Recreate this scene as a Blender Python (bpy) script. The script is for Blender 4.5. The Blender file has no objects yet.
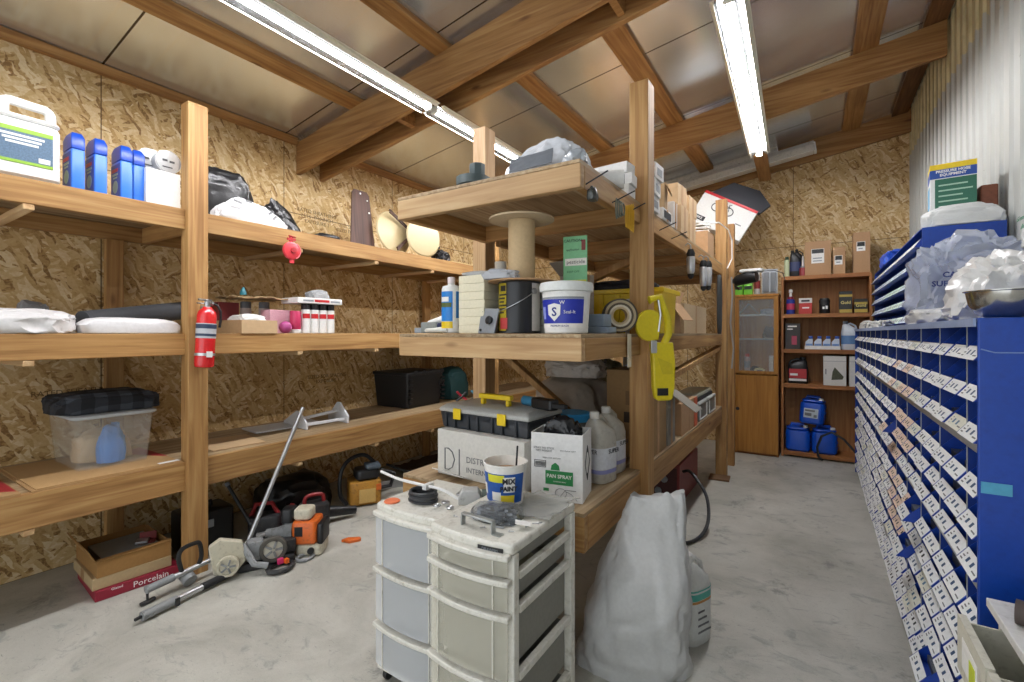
import bpy, bmesh, math, random
from mathutils import Vector, Matrix, noise
rad = math.radians
SC = bpy.context.scene
COL = SC.collection
rng = random.Random(7)

# ------------------------------------------------------------------ mesh builder
class MB:
    def __init__(s):
        s.v, s.f, s.m, s.cur = [], [], [], 0
    def add(s, vs, fs, M=None):
        b = len(s.v)
        for p in vs:
            p = Vector(p)
            s.v.append(M @ p if M else p)
        for f in fs:
            s.f.append(tuple(b + i for i in f)); s.m.append(s.cur)
        return s
    def mi(s, i):
        s.cur = i; return s
    def bb(s, x0, y0, z0, x1, y1, z1, M=None):
        vs = [(x, y, z) for z in (z0, z1) for y in (y0, y1) for x in (x0, x1)]
        return s.add(vs, [(0, 2, 3, 1), (4, 5, 7, 6), (0, 1, 5, 4), (2, 6, 7, 3), (0, 4, 6, 2), (1, 3, 7, 5)], M)
    def box(s, c, d, rx=0, ry=0, rz=0):
        M = Matrix.Translation(c) @ Matrix.Rotation(rz, 4, 'Z') @ Matrix.Rotation(ry, 4, 'Y') @ Matrix.Rotation(rx, 4, 'X')
        a, b, e = d[0] / 2, d[1] / 2, d[2] / 2
        return s.bb(-a, -b, -e, a, b, e, M)
    def loft(s, rings, cap=True, closed=True, M=None):
        n = len(rings[0]); vs = [p for r in rings for p in r]; fs = []
        for k in range(len(rings) - 1):
            for i in range(n if closed else n - 1):
                j = (i + 1) % n
                fs.append((k * n + i, k * n + j, (k + 1) * n + j, (k + 1) * n + i))
        if cap:
            fs.append(tuple(reversed(range(n)))); fs.append(tuple((len(rings) - 1) * n + i for i in range(n)))
        return s.add(vs, fs, M)
    def lathe(s, prof, n=24, c=(0, 0, 0), rx=0, ry=0, rz=0, cap=True):
        M = Matrix.Translation(c) @ Matrix.Rotation(rz, 4, 'Z') @ Matrix.Rotation(ry, 4, 'Y') @ Matrix.Rotation(rx, 4, 'X')
        rings = [[(max(r, 1e-4) * math.cos(2 * math.pi * i / n), max(r, 1e-4) * math.sin(2 * math.pi * i / n), z) for i in range(n)] for r, z in prof]
        return s.loft(rings, cap, True, M)
    def cyl(s, p, q, r, n=14, r2=None):
        p, q = Vector(p), Vector(q); d = q - p
        M = Matrix.Translation(p) @ d.to_track_quat('Z', 'Y').to_matrix().to_4x4()
        r2 = r if r2 is None else r2
        return s.loft([[(a * math.cos(6.2832 * i / n), a * math.sin(6.2832 * i / n), z) for i in range(n)] for a, z in ((r, 0), (r2, d.length))], True, True, M)
    def tube(s, pts, r, n=8, closed=False):
        pts = [Vector(p) for p in pts]; rings = []; up = Vector((0.13, 0.21, 0.97)); N = len(pts)
        for i, p in enumerate(pts):
            a = pts[(i - 1) % N] if (i or closed) else p
            b = pts[(i + 1) % N] if (i < N - 1 or closed) else p
            t = (b - a).normalized(); u = up - t * up.dot(t)
            if u.length < .05: u = Vector((1, .3, 0)) - t * t.dot(Vector((1, .3, 0)))
            u.normalize(); w = t.cross(u); up = u
            rings.append([p + (u * math.cos(6.2832 * k / n) + w * math.sin(6.2832 * k / n)) * r for k in range(n)])
        if closed: rings.append(rings[0])
        return s.loft(rings, not closed)
    def prism(s, poly, z0, z1, M=None):
        n = len(poly)
        return s.loft([[(x, y, z) for x, y in poly] for z in (z0, z1)], True, True, M)
    def rbox(s, x0, y0, z0, x1, y1, z1, r=.01, b=.006, tp=1.0, k=4):
        """box with rounded upright edges (r), rounded top and bottom rim (b), top scaled by tp"""
        cx, cy = (x0 + x1) / 2, (y0 + y1) / 2; rings = []
        for z, ins, sc in ((z0, b, 1), (z0 + b, 0, 1), (z1 - b, 0, tp), (z1 - b * .3, b * .35, tp), (z1, b, tp)):
            ring = []; hx, hy = (x1 - x0) / 2 * sc - ins, (y1 - y0) / 2 * sc - ins; rr = min(max(r - ins, .001), hx * .98, hy * .98)
            for q, (sx, sy) in enumerate(((1, 1), (-1, 1), (-1, -1), (1, -1))):
                for i in range(k + 1):
                    a = math.pi / 2 * (q + i / k)
                    ring.append((cx + sx * (hx - rr) + rr * math.cos(a), cy + sy * (hy - rr) + rr * math.sin(a), z))
            rings.append(ring)
        return s.loft(rings)

def build(name, mb, mat, parent=None, bev=0, smooth=35, rot=None):
    me = bpy.data.meshes.new(name)
    me.from_pydata([tuple(v) for v in mb.v], [], mb.f)
    mats = mat if isinstance(mat, (list, tuple)) else [mat]
    for m in mats: me.materials.append(m)
    me.polygons.foreach_set('material_index', mb.m)
    bm = bmesh.new(); bm.from_mesh(me); bmesh.ops.recalc_face_normals(bm, faces=bm.faces[:]); bm.to_mesh(me); bm.free()
    if smooth:
        me.polygons.foreach_set('use_smooth', [True] * len(me.polygons))
        me.set_sharp_from_angle(angle=rad(smooth))
    o = bpy.data.objects.new(name, me); COL.objects.link(o)
    if parent: o.parent = parent
    if bev:
        md = o.modifiers.new('Bevel', 'BEVEL'); md.width = bev; md.segments = 2; md.limit_method = 'ANGLE'; md.angle_limit = rad(40)
    return o

def tag(o, label, cat, group=None):
    o['label'] = label; o['category'] = cat
    if group: o['group'] = group
    return o
def thing(name, label, cat, loc=(0, 0, 0), rz=0, group=None, rx=0, ry=0):
    o = bpy.data.objects.new(name, None); COL.objects.link(o); o.empty_display_size = .05
    o.location = loc; o.rotation_euler = (rad(rx), rad(ry), rad(rz))
    return tag(o, label, cat, group)
def solo(name, label, cat, mb, mat, loc=(0, 0, 0), rz=0, group=None, bev=0, smooth=35, rx=0, ry=0):
    o = build(name, mb, mat, None, bev, smooth); o.location = loc; o.rotation_euler = (rad(rx), rad(ry), rad(rz))
    return tag(o, label, cat, group)
def dup(root, loc, rz, label, group=None):
    r = root.copy(); COL.objects.link(r); r.location = loc; r.rotation_euler = (root.rotation_euler[0], root.rotation_euler[1], rad(rz)); r['label'] = label
    if group: r['group'] = group
    for ch in list(root.children):
        c = ch.copy(); COL.objects.link(c); c.parent = r
        for g in ch.children:
            d = g.copy(); COL.objects.link(d); d.parent = c
    return r
def struct(name, mb, mat, bev=0, smooth=0):
    o = build(name, mb, mat, None, bev, smooth); o['kind'] = 'structure'; return o
FONTS = {}
def text(parent, s, size, loc, rot, mat, name='lettering', bold=0, ax='CENTER'):
    cu = bpy.data.curves.new('t', 'FONT'); cu.body = s; cu.size = size; cu.align_x = ax; cu.align_y = 'CENTER'; cu.extrude = .0004; cu.offset = bold; cu.resolution_u = 2
    t = bpy.data.objects.new('t', cu); COL.objects.link(t); bpy.context.view_layer.update()
    me = bpy.data.meshes.new_from_object(t); bpy.data.objects.remove(t)
    me.materials.clear(); me.materials.append(mat)
    o = bpy.data.objects.new(name, me); COL.objects.link(o); o.parent = parent; o.location = loc; o.rotation_euler = [rad(a) for a in rot]
    return o
def slab(w, h, t=.0012):
    """thin sticker lying in local XZ, facing -Y"""
    return MB().bb(-w / 2, -t, -h / 2, w / 2, 0, h / 2)
def sticker(parent, w, h, loc, mat, name='label', rz=0, rx=0):
    o = build(name, slab(w, h), mat, parent, 0, 0); o.location = loc; o.rotation_euler = (rad(rx), 0, rad(rz)); return o

def bag(dims, seed=0, e=.55, wr=.12, sub=4, fr=3.0, flat=.3, top=1.0, sag=0, crease=1.0):
    """crumpled bag / sheet bundle: a displaced, squared-off sphere standing on z=0"""
    bm = bmesh.new(); bmesh.ops.create_icosphere(bm, subdivisions=sub, radius=1)
    off = Vector((seed * 7.3, seed * 3.1, seed * 5.7)); mb = MB()
    vs = []
    for v in bm.verts:
        p = v.co.copy()
        q = Vector([math.copysign(abs(c) ** e, c) for c in p])
        t = (q.z + 1) / 2
        k = 1 + (top - 1) * t
        w = noise.ridged_multi_fractal(p * fr + off, 1.0, 2.1, 4, 1.0, 2.0) - 1.1
        w2 = noise.noise(p * fr * .6 + off)
        w3 = noise.ridged_multi_fractal(p * fr * 2.6 + off, 1.0, 2.2, 3, 1.0, 2.0) - 1.1
        s = 1 + wr * (w * .55 * crease + w2 + (.13 * w3 * crease if sub > 3 else 0))
        z = q.z * s
        if z < -flat: z = -flat - (abs(z) - flat) * .05
        vs.append((q.x * k * s * dims[0] / 2, q.y * k * s * dims[1] / 2, z))
    zmin = min(v[2] for v in vs); zmax = max(v[2] for v in vs)
    vs = [(x + sag * dims[0] * (z - zmin) / (zmax - zmin), y, (z - zmin) / (zmax - zmin) * dims[2]) for x, y, z in vs]
    mb.add(vs, [tuple(v.index for v in f.verts) for f in bm.faces]); bm.free()
    return mb
def sheet(w, d, seed=0, amp=.02, n=22, th=.004, fr=4, edge=.0):
    """loose wavy sheet lying on z=0"""
    mb = MB(); off = Vector((seed * 3.7, seed * 1.9, seed)); top = []; bot = []
    for j in range(n + 1):
        for i in range(n + 1):
            u, v = i / n - .5, j / n - .5
            h = amp * (.5 + .5 * noise.noise(Vector((u * fr, v * fr, 0)) + off)) + amp * .6 * abs(noise.noise(Vector((u * fr * 2.2, v * fr * 2.2, 3)) + off))
            ex = edge * noise.noise(Vector((u * 6, v * 6, 9)) + off)
            top.append((u * (w + ex), v * (d + ex), h + th)); bot.append((u * (w + ex), v * (d + ex), max(h, 0)))
    N = (n + 1) ** 2; fs = []
    q = lambda i, j: j * (n + 1) + i
    for j in range(n):
        for i in range(n):
            fs.append((q(i, j), q(i + 1, j), q(i + 1, j + 1), q(i, j + 1)))
            fs.append((N + q(i, j), N + q(i, j + 1), N + q(i + 1, j + 1), N + q(i + 1, j)))
    for i in range(n):
        for a, b in ((q(i, 0), q(i + 1, 0)), (q(i, n), q(i + 1, n)), (q(0, i), q(0, i + 1)), (q(n, i), q(n, i + 1))):
            fs.append((a, b, N + b, N + a))
    return mb.add(top + bot, fs)
def arc(c, r, a0, a1, n, ax='XZ'):
    out = []
    for i in range(n + 1):
        a = rad(a0 + (a1 - a0) * i / n); x, y = r * math.cos(a), r * math.sin(a)
        out.append({'XZ': (c[0] + x, c[1], c[2] + y), 'XY': (c[0] + x, c[1] + y, c[2]), 'YZ': (c[0], c[1] + x, c[2] + y)}[ax])
    return out
def carton(parent, w, d, h, mat, flaps=None, t=.004, open_top=False, name='box_body'):
    """cardboard carton standing on z=0, centred; open_top gives walls only; flaps: list of (side, angle, length)"""
    mb = MB()
    if not open_top:
        mb.bb(-w / 2, -d / 2, 0, w / 2, d / 2, h)
    else:
        mb.bb(-w / 2, -d / 2, 0, w / 2, d / 2, t)
        for x in (-1, 1): mb.bb(*sorted_bb(x * w / 2, -d / 2, t, x * (w / 2 - t), d / 2, h))
        for y in (-1, 1): mb.bb(*sorted_bb(-w / 2 + t, y * d / 2, t, w / 2 - t, y * (d / 2 - t), h))
    o = build(name, mb, mat, parent, .002 if not open_top else 0, 0)
    for sd, ang, ln in flaps or ():
        fm = MB().bb(-(w if sd in 'ns' else d) / 2, 0, -t / 2, (w if sd in 'ns' else d) / 2, ln, t / 2)
        f = build('flap', fm, mat, parent, 0, 0)
        rz = {'n': 0, 's': 180, 'w': 90, 'e': -90}[sd]
        f.location = {'n': (0, d / 2 + t, h), 's': (0, -d / 2 - t, h), 'w': (-w / 2 - t, 0, h), 'e': (w / 2 + t, 0, h)}[sd]
        f.rotation_euler = (rad(ang), 0, rad(rz))
    return o
def sorted_bb(x0, y0, z0, x1, y1, z1):
    return min(x0, x1), min(y0, y1), min(z0, z1), max(x0, x1), max(y0, y1), max(z0, z1)

# ------------------------------------------------------------------ materials
def lin(h):
    h = h.lstrip('#'); c = [int(h[i:i + 2], 16) / 255 for i in (0, 2, 4)]
    return tuple(x / 12.92 if x <= .04045 else ((x + .055) / 1.055) ** 2.4 for x in c) + (1,)
class NT:
    def __init__(s, name):
        s.mat = bpy.data.materials.new(name); s.mat.use_nodes = True; s.t = s.mat.node_tree
        s.b = s.t.nodes['Principled BSDF']; s.out = s.t.nodes['Material Output']
    def n(s, typ, **kw):
        nd = s.t.nodes.new(typ)
        for k, v in kw.items():
            if hasattr(nd, k) and not k[0].isupper(): setattr(nd, k, v)
            else: s.set(nd, k.replace('_', ' '), v)
        return nd
    def set(s, nd, k, v):
        i = nd.inputs[k]
        if isinstance(v, bpy.types.NodeSocket): s.t.links.new(v, i)
        else: i.default_value = v
    def ramp(s, fac, stops, interp='LINEAR'):
        r = s.t.nodes.new('ShaderNodeValToRGB'); r.color_ramp.interpolation = interp
        el = r.color_ramp.elements
        while len(el) < len(stops): el.new(.5)
        for e, (p, c) in zip(el, stops): e.position = p; e.color = lin(c) if isinstance(c, str) else (c, c, c, 1)
        s.t.links.new(fac, r.inputs['Fac']); return r.outputs['Color']
    def mix(s, fac, a, b, mode='MIX'):
        m = s.t.nodes.new('ShaderNodeMix'); m.data_type = 'RGBA'; m.blend_type = mode
        for sock, v in ((m.inputs[0], fac), (m.inputs[6], a), (m.inputs[7], b)):
            if isinstance(v, bpy.types.NodeSocket): s.t.links.new(v, sock)
            elif isinstance(v, str): sock.default_value = lin(v)
            else: sock.default_value = v
        return m.outputs[2]
    def math(s, op, a, b=0):
        m = s.t.nodes.new('ShaderNodeMath'); m.operation = op
        for sock, v in ((m.inputs[0], a), (m.inputs[1], b)):
            if isinstance(v, bpy.types.NodeSocket): s.t.links.new(v, sock)
            else: sock.default_value = v
        return m.outputs[0]
    def coord(s, scale=(1, 1, 1), rot=(0, 0, 0), kind='Object', loc=(0, 0, 0)):
        tc = s.t.nodes.new('ShaderNodeTexCoord'); mp = s.t.nodes.new('ShaderNodeMapping')
        s.t.links.new(tc.outputs[kind], mp.inputs['Vector'])
        mp.inputs['Scale'].default_value = scale; mp.inputs['Rotation'].default_value = [rad(a) for a in rot]; mp.inputs['Location'].default_value = loc
        return mp.outputs['Vector']
    def bump(s, hgt, strength=.3, dist=.01):
        b = s.n('ShaderNodeBump'); b.inputs['Strength'].default_value = strength; b.inputs['Distance'].default_value = dist
        s.t.links.new(hgt, b.inputs['Height']); s.t.links.new(b.outputs['Normal'], s.b.inputs['Normal'])
MC = {}
def pm(col, rough=.5, metal=0, var=.1, scale=14, bump=0, dirt=None, coat=0):
    key = (col, rough, metal, var, scale, bump, dirt, coat)
    if key in MC: return MC[key]
    k = NT('mat_' + col.strip('#')); b = k.b
    v = k.coord((scale,) * 3); nz = k.n('ShaderNodeTexNoise', Vector=v); nz.inputs['Detail'].default_value = 4
    f = k.ramp(nz.outputs['Fac'], [(.3, 1 - var), (.7, 1.0)])
    c = k.mix(1.0, col, f, 'MULTIPLY')
    if dirt:
        n2 = k.n('ShaderNodeTexNoise', Vector=k.coord((scale * .5,) * 3, loc=(3, 1, 2))); n2.inputs['Detail'].default_value = 7; n2.inputs['Roughness'].default_value = .7
        c = k.mix(k.ramp(n2.outputs['Fac'], [(.52, 0.0), (.72, .75)]), c, dirt)
    k.set(b, 'Base Color', c); b.inputs['Roughness'].default_value = rough; b.inputs['Metallic'].default_value = metal
    if coat: b.inputs['Coat Weight'].default_value = coat
    if bump: k.bump(nz.outputs['Fac'], bump, .004)
    MC[key] = k.mat; return k.mat
def film(col, alpha=.5, rough=.25, bump=.3, scale=20):
    """milky translucent plastic: alpha = how opaque"""
    key = ('film', col, alpha, rough, bump)
    if key in MC: return MC[key]
    k = NT('film_' + col.strip('#')); b = k.b; b.inputs['Base Color'].default_value = lin(col); b.inputs['Roughness'].default_value = max(rough, .16)
    b.inputs['Transmission Weight'].default_value = 1 - alpha; b.inputs['IOR'].default_value = 1.12; b.inputs['Specular IOR Level'].default_value = .9
    if bump:
        nz = k.n('ShaderNodeTexNoise', Vector=k.coord((scale,) * 3)); nz.inputs['Detail'].default_value = 3; k.bump(nz.outputs['Fac'], bump, .006)
    MC[key] = k.mat; return k.mat
def pane_mat(col='#ffffff', alpha=.12):
    k = NT('pane'); b = k.b; b.inputs['Base Color'].default_value = lin(col); b.inputs['Roughness'].default_value = .05
    tr = k.n('ShaderNodeBsdfTransparent'); mx = k.n('ShaderNodeMixShader'); mx.inputs[0].default_value = alpha
    k.t.links.new(tr.outputs[0], mx.inputs[1]); k.t.links.new(b.outputs[0], mx.inputs[2]); k.t.links.new(mx.outputs[0], k.out.inputs['Surface']); return k.mat
def cr(pts, n=6):
    """smooth curve through points (Catmull-Rom)"""
    P = [Vector(p) for p in pts]; P = [P[0] * 2 - P[1]] + P + [P[-1] * 2 - P[-2]]; out = []
    for i in range(1, len(P) - 2):
        a, b, c, d = P[i - 1:i + 3]
        for k in range(n):
            t = k / n; out.append(.5 * ((2 * b) + (c - a) * t + (2 * a - 5 * b + 4 * c - d) * t * t + (3 * b - a - 3 * c + d) * t ** 3))
    return out + [P[-2]]
def glass(col='#ffffff', alpha=.12):
    return pane_mat(col, alpha)
def wood(axis, c=('#8f6334', '#b58850', '#caa268'), name='lumber', knots=True, val=.22):
    k = NT(name + '_' + axis); sc = {'x': (1.1, 22, 22), 'y': (22, 1.1, 22), 'z': (22, 22, 1.1)}[axis]
    oi = k.n('ShaderNodeObjectInfo'); tc = k.n('ShaderNodeTexCoord')
    ad = k.n('ShaderNodeVectorMath', operation='ADD'); k.t.links.new(tc.outputs['Object'], ad.inputs[0])
    sc_ = k.n('ShaderNodeVectorMath', operation='SCALE'); sc_.inputs[0].default_value = (9, 7, 5); k.t.links.new(oi.outputs['Random'], sc_.inputs['Scale']); k.t.links.new(sc_.outputs[0], ad.inputs[1])
    mp = k.n('ShaderNodeMapping'); k.t.links.new(ad.outputs[0], mp.inputs['Vector']); mp.inputs['Scale'].default_value = sc
    nz = k.n('ShaderNodeTexNoise', Vector=mp.outputs[0]); nz.inputs['Detail'].default_value = 5; nz.inputs['Distortion'].default_value = .8; nz.inputs['Scale'].default_value = 1.6
    col = k.ramp(nz.outputs['Fac'], [(.25, c[0]), (.5, c[1]), (.72, c[2])])
    mp2 = k.n('ShaderNodeMapping'); k.t.links.new(ad.outputs[0], mp2.inputs['Vector']); mp2.inputs['Scale'].default_value = [max(1.5, a * .22) for a in sc]
    if knots:
        vo = k.n('ShaderNodeTexVoronoi', Vector=mp2.outputs[0]); vo.inputs['Scale'].default_value = 1.0
        kn = k.ramp(vo.outputs['Distance'], [(.03, .8), (.09, 0.0)])
        col = k.mix(kn, col, '#6d4220')
    n2 = k.n('ShaderNodeTexNoise', Vector=ad.outputs[0]); n2.inputs['Scale'].default_value = 1.4; n2.inputs['Detail'].default_value = 2
    col = k.mix(1.0, col, k.ramp(n2.outputs['Fac'], [(.3, 1 - val), (.7, 1.0)]), 'MULTIPLY')
    rv = k.ramp(oi.outputs['Random'], [(0, .82), (1, 1.0)])
    k.set(k.b, 'Base Color', k.mix(1.0, col, rv, 'MULTIPLY')); k.b.inputs['Roughness'].default_value = .62
    k.bump(nz.outputs['Fac'], .25, .003)
    return k.mat
def osb(name, axis, dark=1.0):
    """oriented strand board: three layers of stretched flakes at different angles. axis = wall normal"""
    k = NT(name); tc = k.n('ShaderNodeTexCoord'); sp = k.n('ShaderNodeSeparateXYZ'); k.t.links.new(tc.outputs['Object'], sp.inputs[0])
    cb = k.n('ShaderNodeCombineXYZ'); k.t.links.new(sp.outputs['Y' if axis == 'x' else 'X'], cb.inputs[0]); k.t.links.new(sp.outputs['Z'], cb.inputs[1])
    wn = k.n('ShaderNodeTexNoise', Vector=cb.outputs[0]); wn.inputs['Scale'].default_value = 9; wn.inputs['Detail'].default_value = 3
    wv = k.n('ShaderNodeVectorMath', operation='SCALE'); k.t.links.new(wn.outputs['Color'], wv.inputs[0]); wv.inputs['Scale'].default_value = .06
    av = k.n('ShaderNodeVectorMath', operation='ADD'); k.t.links.new(cb.outputs[0], av.inputs[0]); k.t.links.new(wv.outputs[0], av.inputs[1])
    cols = []; fac = []
    for i, ang in enumerate((6, -28, 30, -62)):
        mp = k.n('ShaderNodeMapping'); k.t.links.new(av.outputs[0], mp.inputs['Vector']); mp.vector_type = 'TEXTURE'; mp.inputs['Rotation'].default_value = (0, 0, rad(ang)); mp.inputs['Scale'].default_value = (1 / 12, 1 / 55, 1); mp.inputs['Location'].default_value = (i * 3.3, i * 1.7, 0)
        vo = k.n('ShaderNodeTexVoronoi', Vector=mp.outputs[0]); vo.voronoi_dimensions = '2D'; vo.inputs['Scale'].default_value = 1.0
        s2 = k.n('ShaderNodeSeparateColor'); k.t.links.new(vo.outputs['Color'], s2.inputs[0]); cols.append(s2.outputs[0]); fac.append(s2.outputs[1])
    v = cols[0]
    def mixv(f, a, b):
        m = k.n('ShaderNodeMix'); k.t.links.new(f, m.inputs[0]); k.t.links.new(a, m.inputs[2]); k.t.links.new(b, m.inputs[3]); return m.outputs[0]
    for i in (1, 2, 3):
        v = mixv(k.math('GREATER_THAN', fac[i], .5), v, cols[i])
    fn = k.n('ShaderNodeTexNoise', Vector=cb.outputs[0]); fn.inputs['Scale'].default_value = 70; fn.inputs['Detail'].default_value = 3
    v = k.math('ADD', v, k.math('MULTIPLY', k.math('SUBTRACT', fn.outputs['Fac'], .5), .7))
    col = k.ramp(v, [(0.0, '#8c693c'), (.1, '#b18d57'), (.35, '#c9a76f'), (.7, '#d7ba88'), (1.0, '#e7d3a9')])
    big = k.n('ShaderNodeTexNoise', Vector=cb.outputs[0]); big.inputs['Scale'].default_value = 1.3
    col = k.mix(1.0, col, k.ramp(big.outputs['Fac'], [(.3, .86), (.7, 1.0)]), 'MULTIPLY')
    # panel seams every 1.22 m x 2.44 m
    def seam(src, period, off):
        m = k.math('PINGPONG', k.math('ADD', src, off), period / 2); return k.math('LESS_THAN', m, .003)
    sm = k.math('MAXIMUM', seam(sp.outputs['Y' if axis == 'x' else 'X'], 1.22, SEAM[axis]), seam(sp.outputs['Z'], 2.44, .0))
    col = k.mix(sm, col, '#5a4020')
    k.set(k.b, 'Base Color', col); k.b.inputs['Roughness'].default_value = .7; k.bump(v, .12, .004)
    return k.mat
SEAM = {'x': -1.10, 'y': .22}
# ------------------------------------------------------------------ shared materials
WX, WY, WZ = wood('x'), wood('y'), wood('z')
DKX, DKY = (wood(a, ('#8d6f4c', '#b39872', '#cbb592'), 'deck', False, .3) for a in 'xy')
PX, PY, PZ = (wood(a, ('#a98054', '#c5a071', '#d6b88c'), 'pale', True, .15) for a in 'xyz')
BX = wood('x', ('#8a5c30', '#ae7f48', '#c4985f'), 'beam'); BY = wood('y', ('#8a5c30', '#ae7f48', '#c4985f'), 'purlin')
WHITE = pm('#e9e9e6', .4); OFFW = pm('#d8d6cc', .5); GREYP = pm('#8f959a', .5); BLACK = pm('#17181a', .45); BLACKM = pm('#202123', .75)
CARD = pm('#b7916a', .85, var=.12, scale=6); CARDL = pm('#c9aa82', .85, var=.1, scale=6); CARDD = pm('#96734c', .85)
STEEL = pm('#b5b6b8', .3, .9, bump=.05); ALU = pm('#c8cacc', .35, .8); RED = pm('#c0232a', .4); BLUE = pm('#0f4fb5', .35); INK = pm('#26282c', .6); INKG = pm('#77787a', .6)
YEL = pm('#e8c81e', .4); GREEN = pm('#2d8a4c', .5); ORANGE = pm('#e2671c', .4); PAPER = pm('#efeeea', .7); TEAL = pm('#3aa99b', .5)
CLEARP = film('#dfe3e3', .42, .3, .05); MILKY = film('#d9dbd6', .5, .35, .05)

# ------------------------------------------------------------------ room shell
YF, YN, XL, XR = 6.6, -2.2, -3.8, .87
zc = lambda x: 3.09 + .155 * (x - XL)      # underside of the insulation
zb = lambda x: 2.78 + .155 * (x - XL)      # underside of the rafters
def concrete():
    k = NT('concrete'); v = k.coord()
    def nz(sc, det, ro=.6, dis=0, st=None):
        n = k.n('ShaderNodeTexNoise', Vector=v if st is None else k.coord(st)); n.inputs['Scale'].default_value = sc; n.inputs['Detail'].default_value = det; n.inputs['Roughness'].default_value = ro; n.inputs['Distortion'].default_value = dis; return n.outputs['Fac']
    c = k.ramp(nz(1.6, 8, .65, .6), [(.3, '#9c9a8f'), (.5, '#b5b3a9'), (.68, '#c8c6bc')])
    c = k.mix(k.ramp(nz(5, 8, .7, 1.2, (1, 1.8, 1)), [(.55, 0.0), (.66, .75)]), c, '#90918b')
    c = k.mix(k.ramp(nz(2.3, 5, .8, .3, (1.3, 1, 1)), [(.58, 0.0), (.68, .7)]), c, '#72736e')
    c = k.mix(k.ramp(nz(26, 4, .75, 2, (1, 2.5, 1)), [(.62, 0.0), (.68, .75)]), c, '#7c7d77')
    c = k.mix(k.ramp(nz(160, 2), [(.3, .12), (.6, 0.0)]), c, '#6d6e68')
    k.set(k.b, 'Base Color', c); k.b.inputs['Roughness'].default_value = .55; k.bump(nz(40, 6), .12, .004); return k.mat
struct('floor', MB().bb(XL - .6, YN, -.1, XR + .6, YF + .5, 0), concrete())
struct('wall_left', MB().bb(XL - .1, YN, .0, XL, YF + .1, 3.1), osb('osb_left', 'x'))
struct('wall_far', MB().prism([(XL - .1, 0), (XR + .1, 0), (XR + .1, zc(XR) + .03), (XL - .1, zc(XL) + .03)], -YF - .1, -YF, Matrix.Rotation(rad(90), 4, 'X')), osb('osb_far', 'y'))
wl = bpy.data.objects['wall_left']
STAMP = pm('#6b5330', .8)
for (yy, zz, lines) in ((2.64, 2.44, 'RATED SHEATHING\n24/16  7/16 INCH\nEXPOSURE 1'), (3.05, 2.40, 'THIS SIDE DOWN\nSIZED FOR SPACING'), (.98, 1.02, 'RATED SHEATHING\nEXPOSURE 1'), (2.75, .98, 'SIZED FOR SPACING\nEXPOSURE 1')):
    text(wl, lines, .045, (XL + .0005, yy, zz), (90, 0, 90), STAMP, 'stamp_print')
def metal_wall():
    k = NT('painted_metal'); tc = k.n('ShaderNodeTexCoord'); sp = k.n('ShaderNodeSeparateXYZ'); k.t.links.new(tc.outputs['Object'], sp.inputs[0])
    n = k.n('ShaderNodeTexNoise', Vector=k.coord((1, 5, .01))); n.inputs['Scale'].default_value = 2.4; n.inputs['Detail'].default_value = 4
    tri = k.math('PINGPONG', sp.outputs['Y'], .0775)
    edge = k.math('ADD', k.math('ADD', k.math('MULTIPLY', n.outputs['Fac'], .14), k.math('MULTIPLY', tri, .5)), 3.22)
    up = k.math('GREATER_THAN', sp.outputs['Z'], edge)
    sn = k.n('ShaderNodeTexNoise', Vector=k.coord((1, 1, .6))); sn.inputs['Scale'].default_value = 38; sn.inputs['Detail'].default_value = 2
    w = k.mix(k.ramp(sn.outputs['Fac'], [(.2, .6), (.27, 0.0)]), '#b0b2ad', '#6f6a5c')
    yv = k.n('ShaderNodeTexNoise', Vector=k.coord((3, 9, 2))); yc = k.ramp(yv.outputs['Fac'], [(.3, '#b5aa80'), (.6, '#cdc39c')])
    k.set(k.b, 'Base Color', k.mix(up, w, yc)); k.b.inputs['Roughness'].default_value = .45; return k.mat
prof = []
y = YN
while y < YF:
    for dy, dx in ((0, 0), (.095, 0), (.107, -.014), (.128, -.014), (.14, 0)):
        prof.append((XR + dx, y + dy))
    y += .155
prof.append((XR, YF)); prof = [p for p in prof if p[1] <= YF] + [(XR + .1, YF), (XR + .1, YN)]
struct('wall_right', MB().prism(prof, 0, zc(XR) + .01), metal_wall())
def foil():
    k = NT('foil_insulation'); tc = k.n('ShaderNodeTexCoord'); sp = k.n('ShaderNodeSeparateXYZ'); k.t.links.new(tc.outputs['Object'], sp.inputs[0])
    def line(src, per, off, w): return k.math('LESS_THAN', k.math('PINGPONG', k.math('ADD', src, off), per / 2), w)
    s1 = line(sp.outputs['Y'], 1.22, -1.10, .006); s2 = line(sp.outputs['Y'], .3, -.1, .0022)
    n = k.n('ShaderNodeTexNoise', Vector=k.coord((1, 1, 1))); n.inputs['Scale'].default_value = 2.2; n.inputs['Detail'].default_value = 3
    c = k.ramp(n.outputs['Fac'], [(.3, '#d6dde4'), (.7, '#e9eef3')])
    c = k.mix(s2, c, '#e4e0d8'); c = k.mix(s1, c, '#4c443a')
    k.set(k.b, 'Base Color', c); k.b.inputs['Metallic'].default_value = .8; k.b.inputs['Roughness'].default_value = .23
    n2 = k.n('ShaderNodeTexNoise', Vector=k.coord((1, 1, 1))); n2.inputs['Scale'].default_value = 3; return k.mat
struct('ceiling', MB().prism([(XL - .1, zc(XL - .1)), (XR + .1, zc(XR + .1)), (XR + .1, zc(XR + .1) + .06), (XL - .1, zc(XL - .1) + .06)], -YF - .1, -YN, Matrix.Rotation(rad(90), 4, 'X')), foil())
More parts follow.
